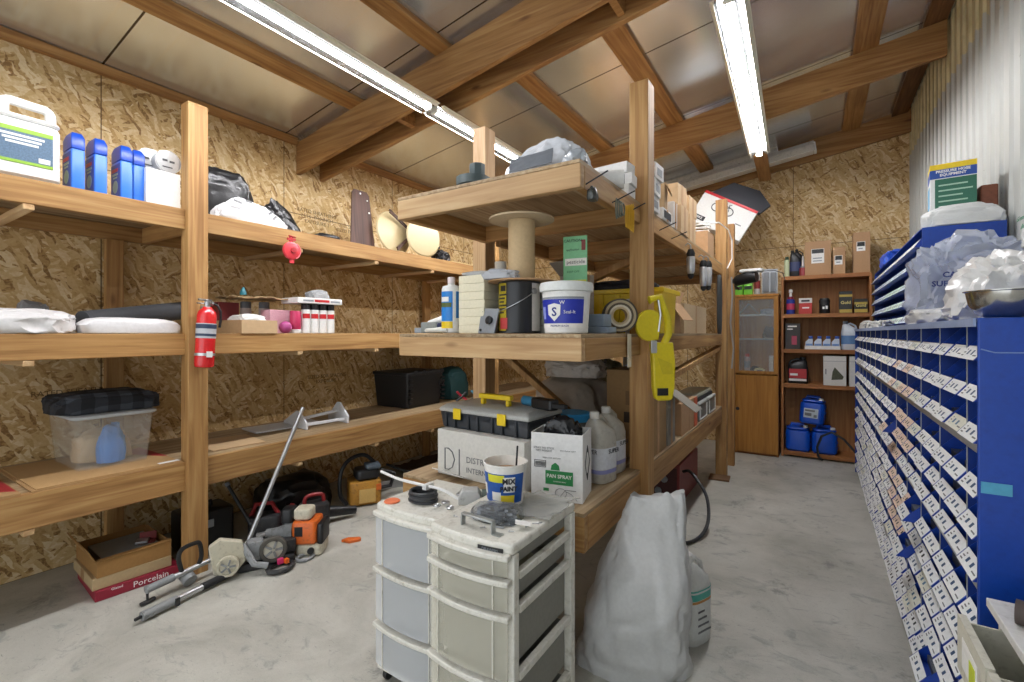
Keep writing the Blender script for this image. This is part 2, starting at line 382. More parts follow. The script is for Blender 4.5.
# plates along the wall tops
struct('trim_1', MB().bb(XL, YN, 3.03, XL + .035, 2.425, 3.09).bb(XL, 2.705, 3.03, XL + .035, YF, 3.09), BY)
def xslab(mb, x0, x1, y0, y1, lo, hi):
    """sloped member running across the room: follows the roof pitch"""
    vs = [(x, y, f(x)) for f in (lo, hi) for y in (y0, y1) for x in (x0, x1)]
    return mb.add(vs, [(0, 2, 3, 1), (4, 5, 7, 6), (0, 1, 5, 4), (2, 6, 7, 3), (0, 4, 6, 2), (1, 3, 7, 5)])
struct('trim_2', xslab(MB(), XL + .04, XR - .002, YF - .04, YF, lambda x: zc(x) - .25, lambda x: zc(x) - .002), BX)
struct('trim_3', xslab(MB(), .70, XR - .03, 2.71, YF - .05, lambda x: zc(x) - .038, lambda x: zc(x) - .003), wood('y', ('#5d3c1e', '#7b5530', '#93693f'), 'stained'))

# rafters across the room and purlins along it
for i, (y0, y1, lab) in enumerate(((2.43, 2.47, 'nearest sloping timber rafter, near half of the close pair above the first posts'), (2.66, 2.70, 'second sloping timber rafter, far half of the close pair above the first posts'), (4.76, 4.80, 'single sloping timber rafter nearer the far wall, crossing behind the right light'))):
    o = build('ceiling_beam', xslab(MB(), XL + .002, XR - .03, y0, y1, zb, lambda x: zb(x) + .27), BX, None, .004, 0)
    tag(o, lab, 'beam', 'roof rafters')
    if i == 1:
        for x in (-2.62, -.95): build('blocking', xslab(MB(), x - .02, x + .02, 2.472, 2.659, lambda q: zb(q) + .03, lambda q: zb(q) + .2), BX, o, 0, 0)
PL = [(-3.09, -2.96, YN, 2.69, 'flat timber purlin under the foil ceiling nearest the left wall, near bay'), (-2.75, -2.60, 2.70, YF - .05, 'flat timber purlin left of the left light, beyond the rafter pair'), (-2.19, -2.07, YN, 2.69, 'flat timber purlin just right of the left light, near bay'),
      (-1.94, -1.82, 2.70, YF - .05, 'flat timber purlin just right of the left light, beyond the rafter pair'), (-1.24, -1.08, YN, YF - .05, 'flat timber purlin above the centre shelving, left of the right light'), (.26, .43, YN, YF - .05, 'flat timber purlin between the right light and the metal wall')]
for x0, x1, y0, y1, lab in PL:
    o = build('ceiling_purlin', xslab(MB(), x0, x1, y0, y1, lambda x: zb(x) + .2705, lambda x: zc(x) - .001), BY, None, .003, 0); tag(o, lab, 'purlin', 'roof purlins')

# ------------------------------------------------------------------ ceiling lights
def emit(col, s):
    k = NT('lamp_tube'); k.b.inputs['Base Color'].default_value = lin(col); k.b.inputs['Emission Color'].default_value = lin(col); k.b.inputs['Emission Strength'].default_value = s; return k.mat
TUBE = emit('#f9f8fb', 150)
def light(label, x, y0, y1, z, rz=0, board=None):
    L = y1 - y0; t = thing('ceiling_light', label, 'ceiling light', (x, y0, z), rz, 'strip lights')
    h = MB().prism([(-.075, .012), (-.03, .05), (.03, .05), (.075, .012), (.072, .006), (.028, .04), (-.028, .04), (-.072, .006)], 0, L, Matrix.Rotation(rad(90), 4, 'X') @ Matrix.Rotation(rad(180), 4, 'Y'))
    h = MB()
    pr = [(-.075, .008), (-.032, .052), (.032, .052), (.075, .008), (.072, .006), (.028, .044), (-.028, .044), (-.072, .006)]
    h.loft([[(px, yy, pz) for px, pz in pr] for yy in (0, L)])
    build('housing', h, pm('#868889', .12, .95), t, 0, 30)
    for sx in (-1, 1): build('side_lip', MB().bb(*sorted_bb(sx * .075, 0, .0, sx * .079, L, .03)).bb(*sorted_bb(sx * .079, 0, .022, sx * .098, L, .026)), pm('#dcd8c6', .5), t, 0, 0)
    for yy in (0.0, L - .02): build('end_cap', MB().rbox(-.03, yy, -.005, .03, yy + .02, .05, .008, .003), OFFW, t)
    build('lamp_tube', MB().cyl((0, .03, .014), (0, L - .03, .014), .0145, 12), TUBE, t)
    if board: build('mounting_board', MB().bb(-.065, board[0], .0525, .065, board[1], .085), BY, t, .003, 0)
    return t
light('long lit strip light above the left aisle, nearer of the two in line', -2.25, -.03, 2.44, 2.945)
light('lit strip light above the left aisle, beyond the rafter pair', -2.25, 2.48, 4.9, 2.945)
light('lit strip light on a brown board, running to the far wall on the right', -.395, 2.78, 5.4, 3.20, 1.8, (.0, 3.72))
# two unlit fixtures stored under the roof against the far wall
for i, (dz, dy, x0, x1, lab) in enumerate(((0.02, 0, -1.68, -.36, 'unlit white strip light stored under the roof, upper of the pair'), (-.10, -.12, -1.62, .02, 'unlit dusty white strip light stored under the roof, lower of the pair'))):
    t = thing('ceiling_light_fixture', lab, 'light fixture', (x0, YF - .15 + dy, 3.31 + dz + .13 * (x0 + 1.68)), 0, 'stored strip lights', ry=-8.2)
    L = x1 - x0
    build('housing', MB().loft([[(xx, a, b) for a, b in ((-.07, 0), (-.07, .07), (-.035, .12), (.035, .12), (.07, .07), (.07, 0))] for xx in (0, L)]), pm('#cfcdc4', .5, dirt='#8f8a7c'), t, .004, 0)
    build('reflector', MB().bb(0.02, -.075, -.006, L - .02, .06, 0), WHITE, t, 0, 0)
    for xx in (0, L): build('end_cap', MB().rbox(xx - .012, -.06, -.01, xx + .012, .06, .095, .004, .003), WHITE, t)

# ------------------------------------------------------------------ built-in shelving: left wall
def post(parent, x0, y0, x1, y1, z1, z0=0): return build('post', MB().bb(x0, y0, z0, x1, y1, z1), WZ, parent, .004, 0)
t = thing('shelving_rack', 'long lumber shelving with three levels built along the left chipboard wall', 'shelving', (XL, 0, 0))
TX = -XL
def wpart(name, b, mat, par, bev=.004):
    return build(name, MB().bb(*b), mat, par, bev, 0)
LX0, LXB, LXP = 0.002, .755, .79     # wall, board face, post face (local x, wall at 0)
ends = [(-.6, 1.261), (1.368, 4.30), (4.41, 6.1)]
for z0, z1 in ((1.996, 2.114), (1.273, 1.398), (.4925, .66)):
    s = wpart('shelf_deck', (LX0, -.6, z1 - .02, LXB - .04, 6.1, z1 - .002), DKY, t, 0)
    for a, b in ends: wpart('front_board', (LXB - .038, a, z0, LXB, b, z1 - .0015), WY, t)
    wpart('back_rail', (LX0, -.6, z0, LX0 + .036, 6.1, z1 - .022), WY, t)
    for yy in (.62, 1.98, 2.67, 3.35, 4.0): wpart('cleat', (LX0 + .038, yy - .02, z0 - .028, LXB + .0, yy + .02, z0 - .001), PX, t)
for yy in (1.32, 4.36):
    for z0, z1 in ((1.996, 2.114), (1.273, 1.398), (.4925, .66)): wpart('joist', (LX0 + .037, yy - .019, z0, LXB - .04, yy + .019, z1 - .021), WX, t)
for yy in (1.261, 4.30): post(t, .70, yy, LXP, yy + .107, 2.73)
for yy in (1.1, 3.95):
    for za, zb_ in ((0, .49), (.665, 1.27), (1.40, 1.99)): wpart('back_post', (LX0 + .037, yy, za, .09, yy + .09, zb_), WZ, t)

# ------------------------------------------------------------------ built-in shelving: centre island
t = thing('shelving_rack', 'freestanding lumber shelving island with three levels in the middle of the room', 'shelving', (-1.27, 3.4, 0))
CX0, CX1 = -1.765, -.765
def cw(name, b, mat, bev=.004): return build(name, MB().bb(b[0] + 1.27, b[1] - 3.4, b[2], b[3] + 1.27, b[4] - 3.4, b[5]), mat, t, bev, 0)
for z0, z1, y0, y1 in ((1.968, 2.081, 1.68, 5.75), (1.287, 1.398, 1.69, 5.05), (.527, .687, 1.715, 5.05)):
    cw('shelf_deck', (CX0 + .002, y0, z1 - .0175, CX1 - .002, y1, z1 - .002), DKY, .002)
    cw('front_board', (CX0, y0, z0, CX1, y0 + .038, z1 - .018), PX if z1 > 1 else WX)
    cw('end_board', (CX0, y1 - .038, z0, CX1, y1, z1 - .018), WX)
    for a, b in ((y0 + .039, 2.425), (2.545, y1 - .039)):
        cw('side_board', (CX1 - .038, a, z0, CX1, b, z1 - .018), WY); cw('side_board', (CX0, a, z0, CX0 + .038, b, z1 - .018), WY)
    for yy in (2.38, 3.2, 4.1): cw('joist', (CX0 + .039, yy, z0 + .002, CX1 - .039, yy + .038, z1 - .018), WX)
for x in (-.826, -1.865):
    x1 = x + .1
    cw('post', (x, 2.43, 0, x1, 2.54, 2.72), PZ if x < -1 else WZ)
    cw('post', (x, 4.99, 0, x1, 5.07, 2.71), WZ)
cw('post', (-.80, 5.42, 0, -.715, 5.5, 2.55), WZ)
def brace(p, q, w=.06, th=.038, mat=None):
    p, q = Vector(p) - Vector((1.27 * -1, 3.4, 0)), Vector(q) - Vector((-1.27, 3.4, 0)); d = q - p
    M = Matrix.Translation((p + q) / 2) @ d.to_track_quat('Z', 'X').to_matrix().to_4x4()
    build('brace', MB().bb(-th / 2, -w / 2, -d.length / 2, th / 2, w / 2, d.length / 2, M), mat or WZ, t, .003, 0)
brace((-1.74, 2.62, 1.25), (-1.16, 2.62, .83)); brace((-.80, 2.62, 1.84), (-1.3, 2.62, 1.65)); brace((-.80, 3.16, 1.12), (-.80, 4.95, 1.25))
# ------------------------------------------------------------------ left shelving, top level (deck at 2.114)
T1, T2, T3 = 2.114, 1.398, .66
t = thing('plastic_jug', 'large white plastic jug with a green and slate blue label on the top left shelf', 'jug', (-3.175, .605, T1), 90)
build('jug_body', MB().rbox(-.14, -.095, 0, .14, .095, .275, .045, .02), WHITE, t)
build('shoulder', MB().rbox(-.14, -.093, .276, .14, .093, .298, .045, .01), WHITE, t)
build('handle', MB().loft([[(x, y, z) for y, z in ((-.025, 0), (-.025, .0), (.025, .0), (.025, 0))] for x, z in ((0, 0),)] * 2) if 0 else MB().tube([(-.045, 0, .30)] + arc((-.02, 0, .355), .025, 180, 90, 4) + [(.06, 0, .376)] + arc((.088, 0, .346), .03, 90, 0, 5) + [(.118, 0, .30)], .0215, 10), WHITE, t)
build('handle_bridge', MB().rbox(-.075, -.03, .29, -.045, .03, .35, .012, .006), WHITE, t)
build('neck_cap', MB().lathe([(.03, .32), (.03, .345), (.036, .347), (.036, .4), (.03, .405)], 20, (-.1, 0, 0)), WHITE, t)
sticker(t, .2, .165, (.005, -.0955, .15), pm('#5b7690', .5, var=.35, scale=30))
sticker(t, .2, .02, (.005, -.0972, .222), pm('#8fb63c', .5), 'label_band'); sticker(t, .2, .014, (.005, -.0972, .075), pm('#8fb63c', .5), 'label_band')
for i in range(3): sticker(t, .15 - .02 * i, .010, (.0, -.0972, .195 - .017 * i), WHITE, 'label_print')
sticker(t, .04, .022, (.075, -.0972, .098), WHITE, 'label_print')
def blue_bottle():
    t = thing('plastic_bottle', 'blue plastic bottle on the top left shelf, right beside the white jug', 'bottle', (-3.165, .808, T1), 0, 'blue bottles on the top left shelf')
    build('bottle_body', MB().rbox(-.066, -.027, 0, .066, .027, .205, .008, .005), pm('#2f74d8', .35), t)
    build('label', MB().bb(-.062, -.0285, .006, .063, -.0272, .19), pm('#0c3f9c', .4), t, 0, 0)
    build('label_band', MB().bb(-.05, -.0295, .150, .035, -.0287, .168), RED, t, 0, 0)
    build('label_print', MB().bb(-.04, -.0295, .13, .035, -.0287, .142).bb(-.03, -.0295, .115, .025, -.0287, .124).cyl((.0, -.0295, .07), (.0, -.0287, .07), .034, 20), pm('#9fb7a0', .5), t, 0, 0)
    build('cap', MB().loft([[(sx * a, sy * b, z) for sx, sy in ((-1, -1), (1, -1), (1, 1), (-1, 1))] for a, b, z in ((.066, .027, .206), (.066, .027, .262), (.045, .02, .292))]), pm('#0f45b0', .3), t, .004)
    return t
b0 = blue_bottle()
for y, lab in ((.897, 'blue plastic bottle on the top left shelf, second from the white jug'), (1.005, 'blue plastic bottle on the top left shelf, third from the white jug'), (1.067, 'blue plastic bottle on the top left shelf, touching the white carton')):
    dup(b0, (-3.165 - (.02 if y > 1.05 else 0), y, T1), 0, lab)
t = thing('carton', 'plain white carton on the top left shelf beside the post', 'box', (-3.19, 1.172, T1), 90); carton(t, .165, .2, .2, pm('#e4e3e0', .7))
for i, (y, x) in enumerate(((1.205, -3.15), (1.135, -3.20))):
    t = thing('foil_tape_roll', ('shiny foil disc roll on the white carton, front one' if i == 0 else 'shiny foil roll on the white carton, behind the front one'), 'roll', (x, y, 2.3145 + .066), 0, 'foil rolls')
    build('roll', MB().lathe([(.03, -.03), (.066, -.03), (.066, .03), (.03, .03), (.03, -.03)], 28, ry=rad(90), cap=False), ALU, t); build('disc', MB().lathe([(.0, .031), (.062, .031), (.062, .034), (0, .034)], 28, ry=rad(90)), pm('#d6d8da', .25, .6), t)
    build('print', MB().bb(.0345, -.03, .0, .0355, -.005, .012).bb(.0345, .005, -.004, .0355, .03, .008).bb(.0345, -.03, -.035, .0355, .02, -.028), INK, t, 0, 0)
BAGK = pm('#1b1b1d', .28, bump=.2); BAGW = pm('#d9dadb', .4, bump=.15); 
solo('trash_bag', 'bundled black plastic sheeting on the top left shelf, right beside the post', 'bag', bag((.40, .26, .36), 3, .5, .15, 5, 1.8, .5, .8, -.03), BAGK, (-3.33, 1.60, T1), 84)
o = solo('plastic_sack', 'crumpled white printed plastic sack on the top left shelf, before black sheeting', 'bag', bag((.62, .16, .165), 9, .95, .2, 5, 2.3, .3, .45, -.06), BAGW, (-3.13, 1.70, T1), 90)
for i, (y, z, w, a) in enumerate(((1.56, .115, .05, 12), (1.63, .13, .04, 5), (1.77, .085, .03, -40), (1.80, .06, .03, -50))):
    st = build('print', MB().bb(-w / 2, 0, -.007, w / 2, .003, .007), INKG, o, 0, 0); st.location = (y - 1.70, -.076 + (.155 - z) * .0, z); st.rotation_euler = (rad(-25), rad(a), 0)
solo('trash_bag', 'peaked black plastic bag on the top left shelf, right of the white sack', 'bag', bag((.44, .2, .27), 14, .95, .2, 5, 2.2, .3, .3, -.18), BAGK, (-3.32, 2.02, T1), 90)
solo('folded_tarp', 'small flat black folded plastic on the top left shelf', 'tarp', bag((.2, .16, .035), 5, .5, .1, 3), BAGK, (-3.15, 2.255, T1), 90)
# valve lockout hung on the board
t = thing('valve_lockout', 'red plastic valve lockout disc hung on the top left shelf board', 'lockout', (-3.008, 1.89, 1.962), 90)
build('disc', MB().lathe([(.0, -.022), (.03, -.024), (.058, -.012), (.062, 0), (.058, .012), (.03, .024), (0, .022)], 28, rx=rad(90)), pm('#d8404a', .35), t)
build('hub', MB().lathe([(.014, .02), (.02, .021), (.02, .033), (.012, .034)], 16, rx=rad(90)), pm('#a3242c', .4), t); build('rim', MB().tube(arc((.004, -.012, 0), .055, -70, 60, 10), .006, 6), pm('#e8737a', .3), t)
build('hasp', MB().bb(-.012, -.004, .055, .012, .006, .10).bb(-.03, -.006, .07, .03, .004, .085).cyl((-.02, -.004, .1), (.03, -.004, .095), .005), pm('#b32a31', .4), t); build('tab', MB().bb(-.012, -.006, -.085, .018, .006, -.055), pm('#d8404a', .35), t)
# fan blade and lamp shades
t = thing('fan_paddle', 'dark brown wood grain ceiling fan blade standing on the top left shelf', 'fan blade', (-3.33, 2.78, T1 + .003), 90, rx=-7)
pl = [(-.15, 0), (.12, 0), (.1, .52), (.075, .55), (-.06, .55), (-.085, .52)]
build('blade', MB().prism(pl, -.006, .006, Matrix.Rotation(rad(90), 4, 'X')), wood('z', ('#3a2620', '#553a30', '#6c4c40'), 'walnut', False), t, .002, 0)
build('screw', MB().lathe([(.008, 0), (.008, .004)], 10, (.0, -.007, .52), rx=rad(90)).lathe([(.008, 0), (.008, .004)], 10, (.08, -.007, .36), rx=rad(90)).lathe([(.006, 0), (.006, .004)], 10, (.07, -.007, .47), rx=rad(90)), WHITE, t)
CREAM = pm('#b9a880', .35, var=.06); BRN = wood('x', ('#2e1d16', '#472d22', '#5c3d2e'), 'brownband', False)
t = thing('lamp_shade', 'round cream fan shade with brown slatted bands, left of two on the top shelf', 'lamp shade', (-3.29, 3.08, T1 + .213), 90, 'fan shades', rx=-10)
build('shade_bowl', MB().lathe([(0, -.06), (.1, -.05), (.17, -.025), (.205, 0), (.195, .012), (.12, .03), (0, .035)], 40, rx=rad(90)), CREAM, t)
for a, L in ((-32, .2), (38, .15)): build('band', MB().box((.02, .052, .03 if a < 0 else -.07), (L * 1.3, .012, .012), ry=rad(-a)) if 0 else MB().box((.04, -.075, .105 if a < 0 else -.10), (L * 1.5, .012, .014), ry=rad(-a)).box((.04, -.075, .085 if a < 0 else -.12), (L * 1.5, .012, .014), ry=rad(-a)).box((.04, -.07, .095 if a < 0 else -.11), (L * 1.45, .008, .03), ry=rad(-a)), BRN, t, .002, 0)
t = thing('lamp_shade', 'round cream glass fan shade on the top left shelf, rightmost of two', 'lamp shade', (-3.12, 3.30, T1 + .195), 78, 'fan shades', rx=-6)
build('shade_bowl', MB().lathe([(0, -.05), (.09, -.045), (.16, -.022), (.19, 0), (.18, .01), (.12, .02), (0, .022)], 40, rx=rad(90)), CREAM, t); build('finial', MB().lathe([(.006, 0), (.01, .012), (0, .02)], 10, (.16, -.012, -.09), rx=rad(90)), INK, t)
solo('fan_motor', 'black fan canopy and wires heaped beside the cream shades', 'fan part', bag((.17, .14, .12), 21, .8, .3, 4, 4), pm('#1a1a1c', .35, bump=.3, var=.5), (-3.13, 3.55, T1), 90)
solo('cloth_strip', 'flat cream cloth lying at the right end of the top left shelf', 'cloth', sheet(.35, .14, 3, .02, 12), pm('#d8c08a', .7), (-3.16, 3.86, T1), 90)

# ------------------------------------------------------------------ left shelving, middle level (deck at 1.398)
solo('plastic_sheet', 'loose white plastic sheeting at the left end of the middle left shelf', 'plastic sheet', bag((.62, .42, .125), 2, .6, .14, 5, 2.2, .4), pm('#dcdad9', .35, bump=.1), (-3.25, .52, T2), 90)
solo('plastic_bag', 'small grey crumpled bag behind the white sheeting', 'bag', bag((.14, .12, .18), 8, .7, .2, 4), pm('#8f9093', .4), (-3.56, .74, T2), 90)
o = solo('foam_roll', 'dark grey foam roll lying across the middle left shelf', 'foam roll', MB().lathe([(.012, 0), (.05, 0), (.056, .004), (.056, .61), (.05, .614), (.012, .614)], 22, cap=False).lathe([(.012, .002), (.03, .002), (.03, .004), (.012, .004)], 20, cap=False), pm('#3b3c3f', .8, bump=.2), (-3.245, .86, T2 + .062), 0)
o.rotation_euler = Vector((-.16, .45, .07)).to_track_quat('Z', 'Y').to_euler()
solo('plastic_sack', 'flat white sack on the middle left shelf before the foam roll', 'bag', bag((.44, .13, .085), 6, .55, .1, 4, 2.2), pm('#e2e0e0', .35, bump=.1), (-3.12, 1.03, T2), 90)
# extinguisher on the post
t = thing('fire_extinguisher', 'red fire extinguisher with steel head hung on the left post', 'fire extinguisher', (-2.952, 1.318, 1.20), 90, ry=3)
build('cylinder', MB().lathe([(.03, 0), (.046, .006), (.05, .02), (.05, .30), (.044, .325), (.026, .342), (.022, .35)], 28), pm('#d3262a', .25, coat=.4), t)
build('label', MB().lathe([(.0508, .17), (.0508, .255)], 28, cap=False), pm('#b9bcc0', .4), t); build('label_print', MB().lathe([(.0514, .225), (.0514, .25)], 28, cap=False).lathe([(.0514, .182), (.0514, .196)], 28, cap=False), pm('#2b3a55', .5), t)
build('valve', MB().lathe([(.016, .35), (.018, .38), (.012, .385)], 16), STEEL, t); build('lever', MB().bb(-.05, -.008, .385, .02, .008, .395).bb(-.055, -.008, .365, .0, .008, .372).cyl((.018, 0, .375), (.03, 0, .372), .012), STEEL, t, .002, 0)
build('hose', MB().tube([(.02, 0, .375), (.05, -.005, .365), (.068, -.01, .33), (.07, -.012, .28), (.066, -.012, .235)], .007, 8), BLACK, t); build('bracket', MB().lathe([(.0516, .07), (.0516, .085)], 28, cap=False), ALU, t); build('strap_clip', MB().bb(-.015, -.058, .062, .015, -.051, .095), WHITE, t)
build('hanger', MB().bb(-.012, .049, .02, .012, .057, .36), STEEL, t)
# tray carton and its papers
t = thing('cardboard_tray', 'shallow tan cardboard tray on the middle left shelf, right of the extinguisher', 'tray', (-3.2, 1.69, T2), 90); carton(t, .235, .33, .085, CARDL, None, .004, True, 'tray_body')
solo('paper_bundle', 'crumpled white packing paper lying in the cardboard tray', 'paper', bag((.19, .26, .125), 31, .6, .2, 4, 3), PAPER, (-3.2, 1.69, T2 + .0045), 90)
def spray(name, label, loc, rz, body, capm, band=None, h=.2, r=.031, group=None):
    t = thing(name, label, 'spray can', loc, rz, group)
    build('can_body', MB().lathe([(r - .003, 0), (r, .004), (r, h * .78), (r - .004, h * .8)], 20), body, t)
    build('cap', MB().lathe([(r - .001, h * .8), (r - .001, h * .97), (r - .004, h)], 20), capm, t)
    if band: build('label_band', MB().lathe([(r + .0006, h * .5), (r + .0006, h * .66)], 20, cap=False), band, t) if 0 else build('label_band', MB().loft([[((r + .0008) * math.cos(rad(a)), (r + .0008) * math.sin(rad(a)), z) for a in range(-70, 31, 10)] for z in (h * .5, h * .66)], False, False), band, t)
    return t
s0 = spray('spray_can', 'white spray can with black cap, leftmost of four on the middle left shelf', (-3.11, 2.065, T2), 0, WHITE, BLACK, RED, .215, .032, 'white spray cans')
for y, lab in ((2.133, 'white spray can with black cap, second of four on the middle left shelf'), (2.201, 'white spray can with black cap, third of four on the middle left shelf'), (2.269, 'white spray can with black cap, rightmost of four on the middle left shelf')): dup(s0, (-3.11, y, T2), 0, lab)
t = thing('game_box', 'flat white printed box lying across the spray cans', 'box', (-3.17, 2.16, T2 + .2155), 88); build('box_body', MB().bb(-.18, -.11, 0, .18, .11, .042), WHITE, t, .004, 0)
build('print', MB().bb(-.05, -.1112, .012, .07, -.1102, .03), RED, t, 0, 0); build('print', MB().bb(-.14, -.1112, .014, -.06, -.1102, .026).bb(.08, -.1112, .012, .16, -.1102, .026), GREYP, t, 0, 0)
solo('plastic_bag', 'clear grey plastic bag heaped on the flat white box', 'bag', bag((.17, .13, .075), 41, .7, .2, 4), film('#c9cccd', .6), (-3.2, 2.22, T2 + .258), 90)
t = thing('drink_bottle', 'magenta bottle with white flip lid standing upside down beside the spray cans', 'bottle', (-3.11, 1.985, T2), 0)
build('lid', MB().lathe([(.036, 0), (.04, .004), (.04, .025), (.034, .028)], 22), WHITE, t); build('bottle_body', MB().lathe([(.034, .0285), (.038, .04), (.038, .15), (.034, .158)], 22), pm('#c33a62', .3), t)
solo('rubber_ball', 'purple ball beside the magenta bottle', 'ball', MB().lathe([(.0, 0)] + [(.042 * math.sin(rad(a)), .042 - .042 * math.cos(rad(a))) for a in range(15, 180, 15)] + [(0, .084)], 20), pm('#b04a86', .4), (-3.085, 1.895, T2))
PINKF = pm('#eab3c0', .6, var=.35, scale=40)
solo('floral_box', 'pink floral box behind the cardboard tray', 'box', MB().bb(-.075, -.06, 0, .075, .06, .165), PINKF, (-3.24, 1.915, T2), 90, bev=.003)
for i, (y, x, lab) in enumerate(((1.90, -3.36, 'white can with a grey cap under the brown flat parcel, right of two'), (1.80, -3.42, 'white can with a grey cap under the brown flat parcel, left of two'))): spray('spray_can', lab, (x, y, T2), 0, pm('#c9b9b4', .4), pm('#6f757c', .5), None, .225, .036)
solo('storage_box', 'dark red box at the back under the brown flat parcel', 'box', MB().bb(-.07, -.06, 0, .07, .06, .215), pm('#7d2a2c', .5), (-3.47, 1.68, T2), 90, bev=.003)
solo('flat_parcel', 'flat brown paper parcel with curled edges lying over cans and boxes', 'parcel', sheet(.42, .30, 12, .03, 14, .008, 3), pm('#a48a63', .7), (-3.34, 1.84, T2 + .226), 90)
solo('plastic_cone', 'small teal cone standing on the brown flat parcel', 'cone', MB().lathe([(.022, 0), (.02, .02), (.006, .05), (.003, .055)], 14), pm('#2f7f8d', .4), (-3.28, 1.71, T2 + .262))

# ------------------------------------------------------------------ left shelving, bottom level (deck at .66)
REDP = pm('#a3262e', .5, var=.2)
t = thing('flattened_carton', 'flattened cardboard carton with red corners on the bottom left shelf', 'cardboard', (-3.42, .94, T3), 90)
build('cardboard_sheet', MB().bb(-.31, -.37, 0, .31, .275, .006), pm('#b08a5c', .85), t, 0, 0); build('cardboard_sheet', MB().bb(-.295, -.365, .0065, .30, .27, .0115), pm('#b5905f', .85), t, 0, 0)
build('red_print', MB().prism([(.17, .1), (.30, -.2), (.30, .2)], .0118, .0126), REDP, t, 0, 0); build('edge_tape', MB().bb(.20, -.364, .0118, .299, -.33, .0128), PAPER, t, 0, 0)
t = thing('flattened_carton', 'flattened carton with a red patch at the far left of the bottom shelf', 'cardboard', (-3.42, .30, T3), 90)
build('cardboard_sheet', MB().bb(-.28, -.37, 0, .295, .275, .009), pm('#b08a5c', .85), t, 0, 0); build('red_print', MB().prism([(.08, -.1), (.29, -.32), (.29, .27), (.0, .27)], .0095, .0102), REDP, t, 0, 0)
solo('cardboard_sheet', 'small tan cardboard offcut on the bottom shelf, right of the post', 'cardboard', MB().prism([(-.2, -.18), (.12, -.2), (.17, .15), (-.2, .22)], 0, .006), CARDL, (-3.33, 1.66, T3), 90, smooth=0)
# storage bin
t = thing('storage_bin', 'clear plastic storage bin with lid on the bottom left shelf', 'bin', (-3.45, 1.0, T3 + .0125), 90)
BINP = pane_mat('#dcd9d0', .13)
def shell(w, d, h, tp, th=.004, r=.03):
    mb = MB(); k = 5
    def ring(z, sc, ins):
        hx, hy = w / 2 * sc - ins, d / 2 * sc - ins; rr = r; out = []
        for q, (sx, sy) in enumerate(((1, 1), (-1, 1), (-1, -1), (1, -1))):
            for i in range(k + 1):
                a = math.pi / 2 * (q + i / k); out.append((sx * (hx - rr) + rr * math.cos(a), sy * (hy - rr) + rr * math.sin(a), z))
        return out
    return mb.loft([ring(th * 2, 1, th), ring(h, tp, th), ring(h, tp, 0), ring(0, 1, 0)], True)
build('bin_body', shell(.31, .42, .27, 1.13), BINP, t)
build('lid', MB().rbox(-.19, -.25, .271, .19, .25, .29, .04, .006), film('#c9cdce', .7, .25, .02), t); build('rim', MB().rbox(-.183, -.245, .255, .183, .245, .268, .04, .004), film('#d5d8d8', .6), t) if 0 else None
solo('cloth_bundle', 'bright blue cloth bundle inside the clear storage bin', 'cloth', bag((.12, .09, .22), 52, .8, .15, 4), pm('#2f7fd0', .6), (-3.305, 1.0, T3 + .0215), 90)
solo('cloth_bundle', 'beige cloth bundle inside the clear storage bin', 'cloth', bag((.25, .2, .17), 53, .6, .15, 4), pm('#c9b08c', .7), (-3.46, 1.0, T3 + .0215), 90)
def plaid():
    k = NT('plaid_cloth'); tc = k.n('ShaderNodeTexCoord'); sp = k.n('ShaderNodeSeparateXYZ'); k.t.links.new(tc.outputs['Object'], sp.inputs[0])
    a = k.math('GREATER_THAN', k.math('PINGPONG', sp.outputs['X'], .055), .0275); b = k.math('GREATER_THAN', k.math('PINGPONG', k.math('ADD', sp.outputs['Y'], sp.outputs['Z']), .055), .0275)
    f = k.math('MULTIPLY', k.math('ADD', a, b), .5); c = k.ramp(f, [(0, '#15161a'), (.5, '#292c32'), (1, '#41454c')]); k.set(k.b, 'Base Color', c); k.b.inputs['Roughness'].default_value = .85; return k.mat
t = solo('folded_blanket', 'folded black and grey plaid blanket on the clear storage bin', 'blanket', bag((.47, .36, .115), 61, .5, .12, 5, 2.2), plaid(), (-3.43, 1.0, T3 + .305), 90)
# white plastic frame, tote, clamp, teal bag
t = thing('shelf_bracket_frame', 'white plastic drawer frame lying on the bottom left shelf', 'frame', (-3.36, 2.21, T3), 84)
WPL = pm('#dfe2e6', .35)
build('base_plate', MB().bb(-.33, .05, 0, .2, .30, .012), WPL, t, .003); build('side_plate', MB().prism([(-.1, 0), (.26, 0), (.26, .03), (.06, .13), (.02, .13), (-.1, .05)], -.008, .008, Matrix.Translation((-.02, 0, 0)) @ Matrix.Rotation(rad(90), 4, 'Z') @ Matrix.Rotation(rad(90), 4, 'X')), WPL, t, .002, 0)
build('side_plate', MB().prism([(-.1, 0), (.20, 0), (.20, .03), (.06, .16), (.02, .16), (-.1, .06)], -.008, .008, Matrix.Translation((.33, 0, 0)) @ Matrix.Rotation(rad(90), 4, 'Z') @ Matrix.Rotation(rad(90), 4, 'X')), WPL, t, .002, 0)
build('rail_bar', MB().box((.14, -.07, .035), (.34, .02, .022)), WPL, t, .002); build('rail_bar', MB().box((.15, .05, .075), (.34, .02, .022), ry=rad(-5)), WPL, t, .002)
t = thing('storage_tote', 'black plastic tote with ribbed corners at the end of the bottom left shelf', 'tote', (-3.57, 3.56, T3), 92)
TB = pm('#222427', .45, bump=.1)
build('tote_body', shell(.5, .44, .32, 1.1, .006, .035), TB, t); build('lid', MB().rbox(-.285, -.25, .321, .285, .25, .35, .03, .006), TB, t)
for x in (-.2, -.07, .06, .2): build('lid_rib', MB().bb(x, -.252, .325, x + .05, -.246, .365), TB, t, .002)
for x in (-.25, .235):
    for i in range(6): build('corner_rib', MB().bb(x - .012, -.262, .04 + i * .045, x + .028, -.222 - .02 * (i / 6), .058 + i * .045), TB, t, .002)
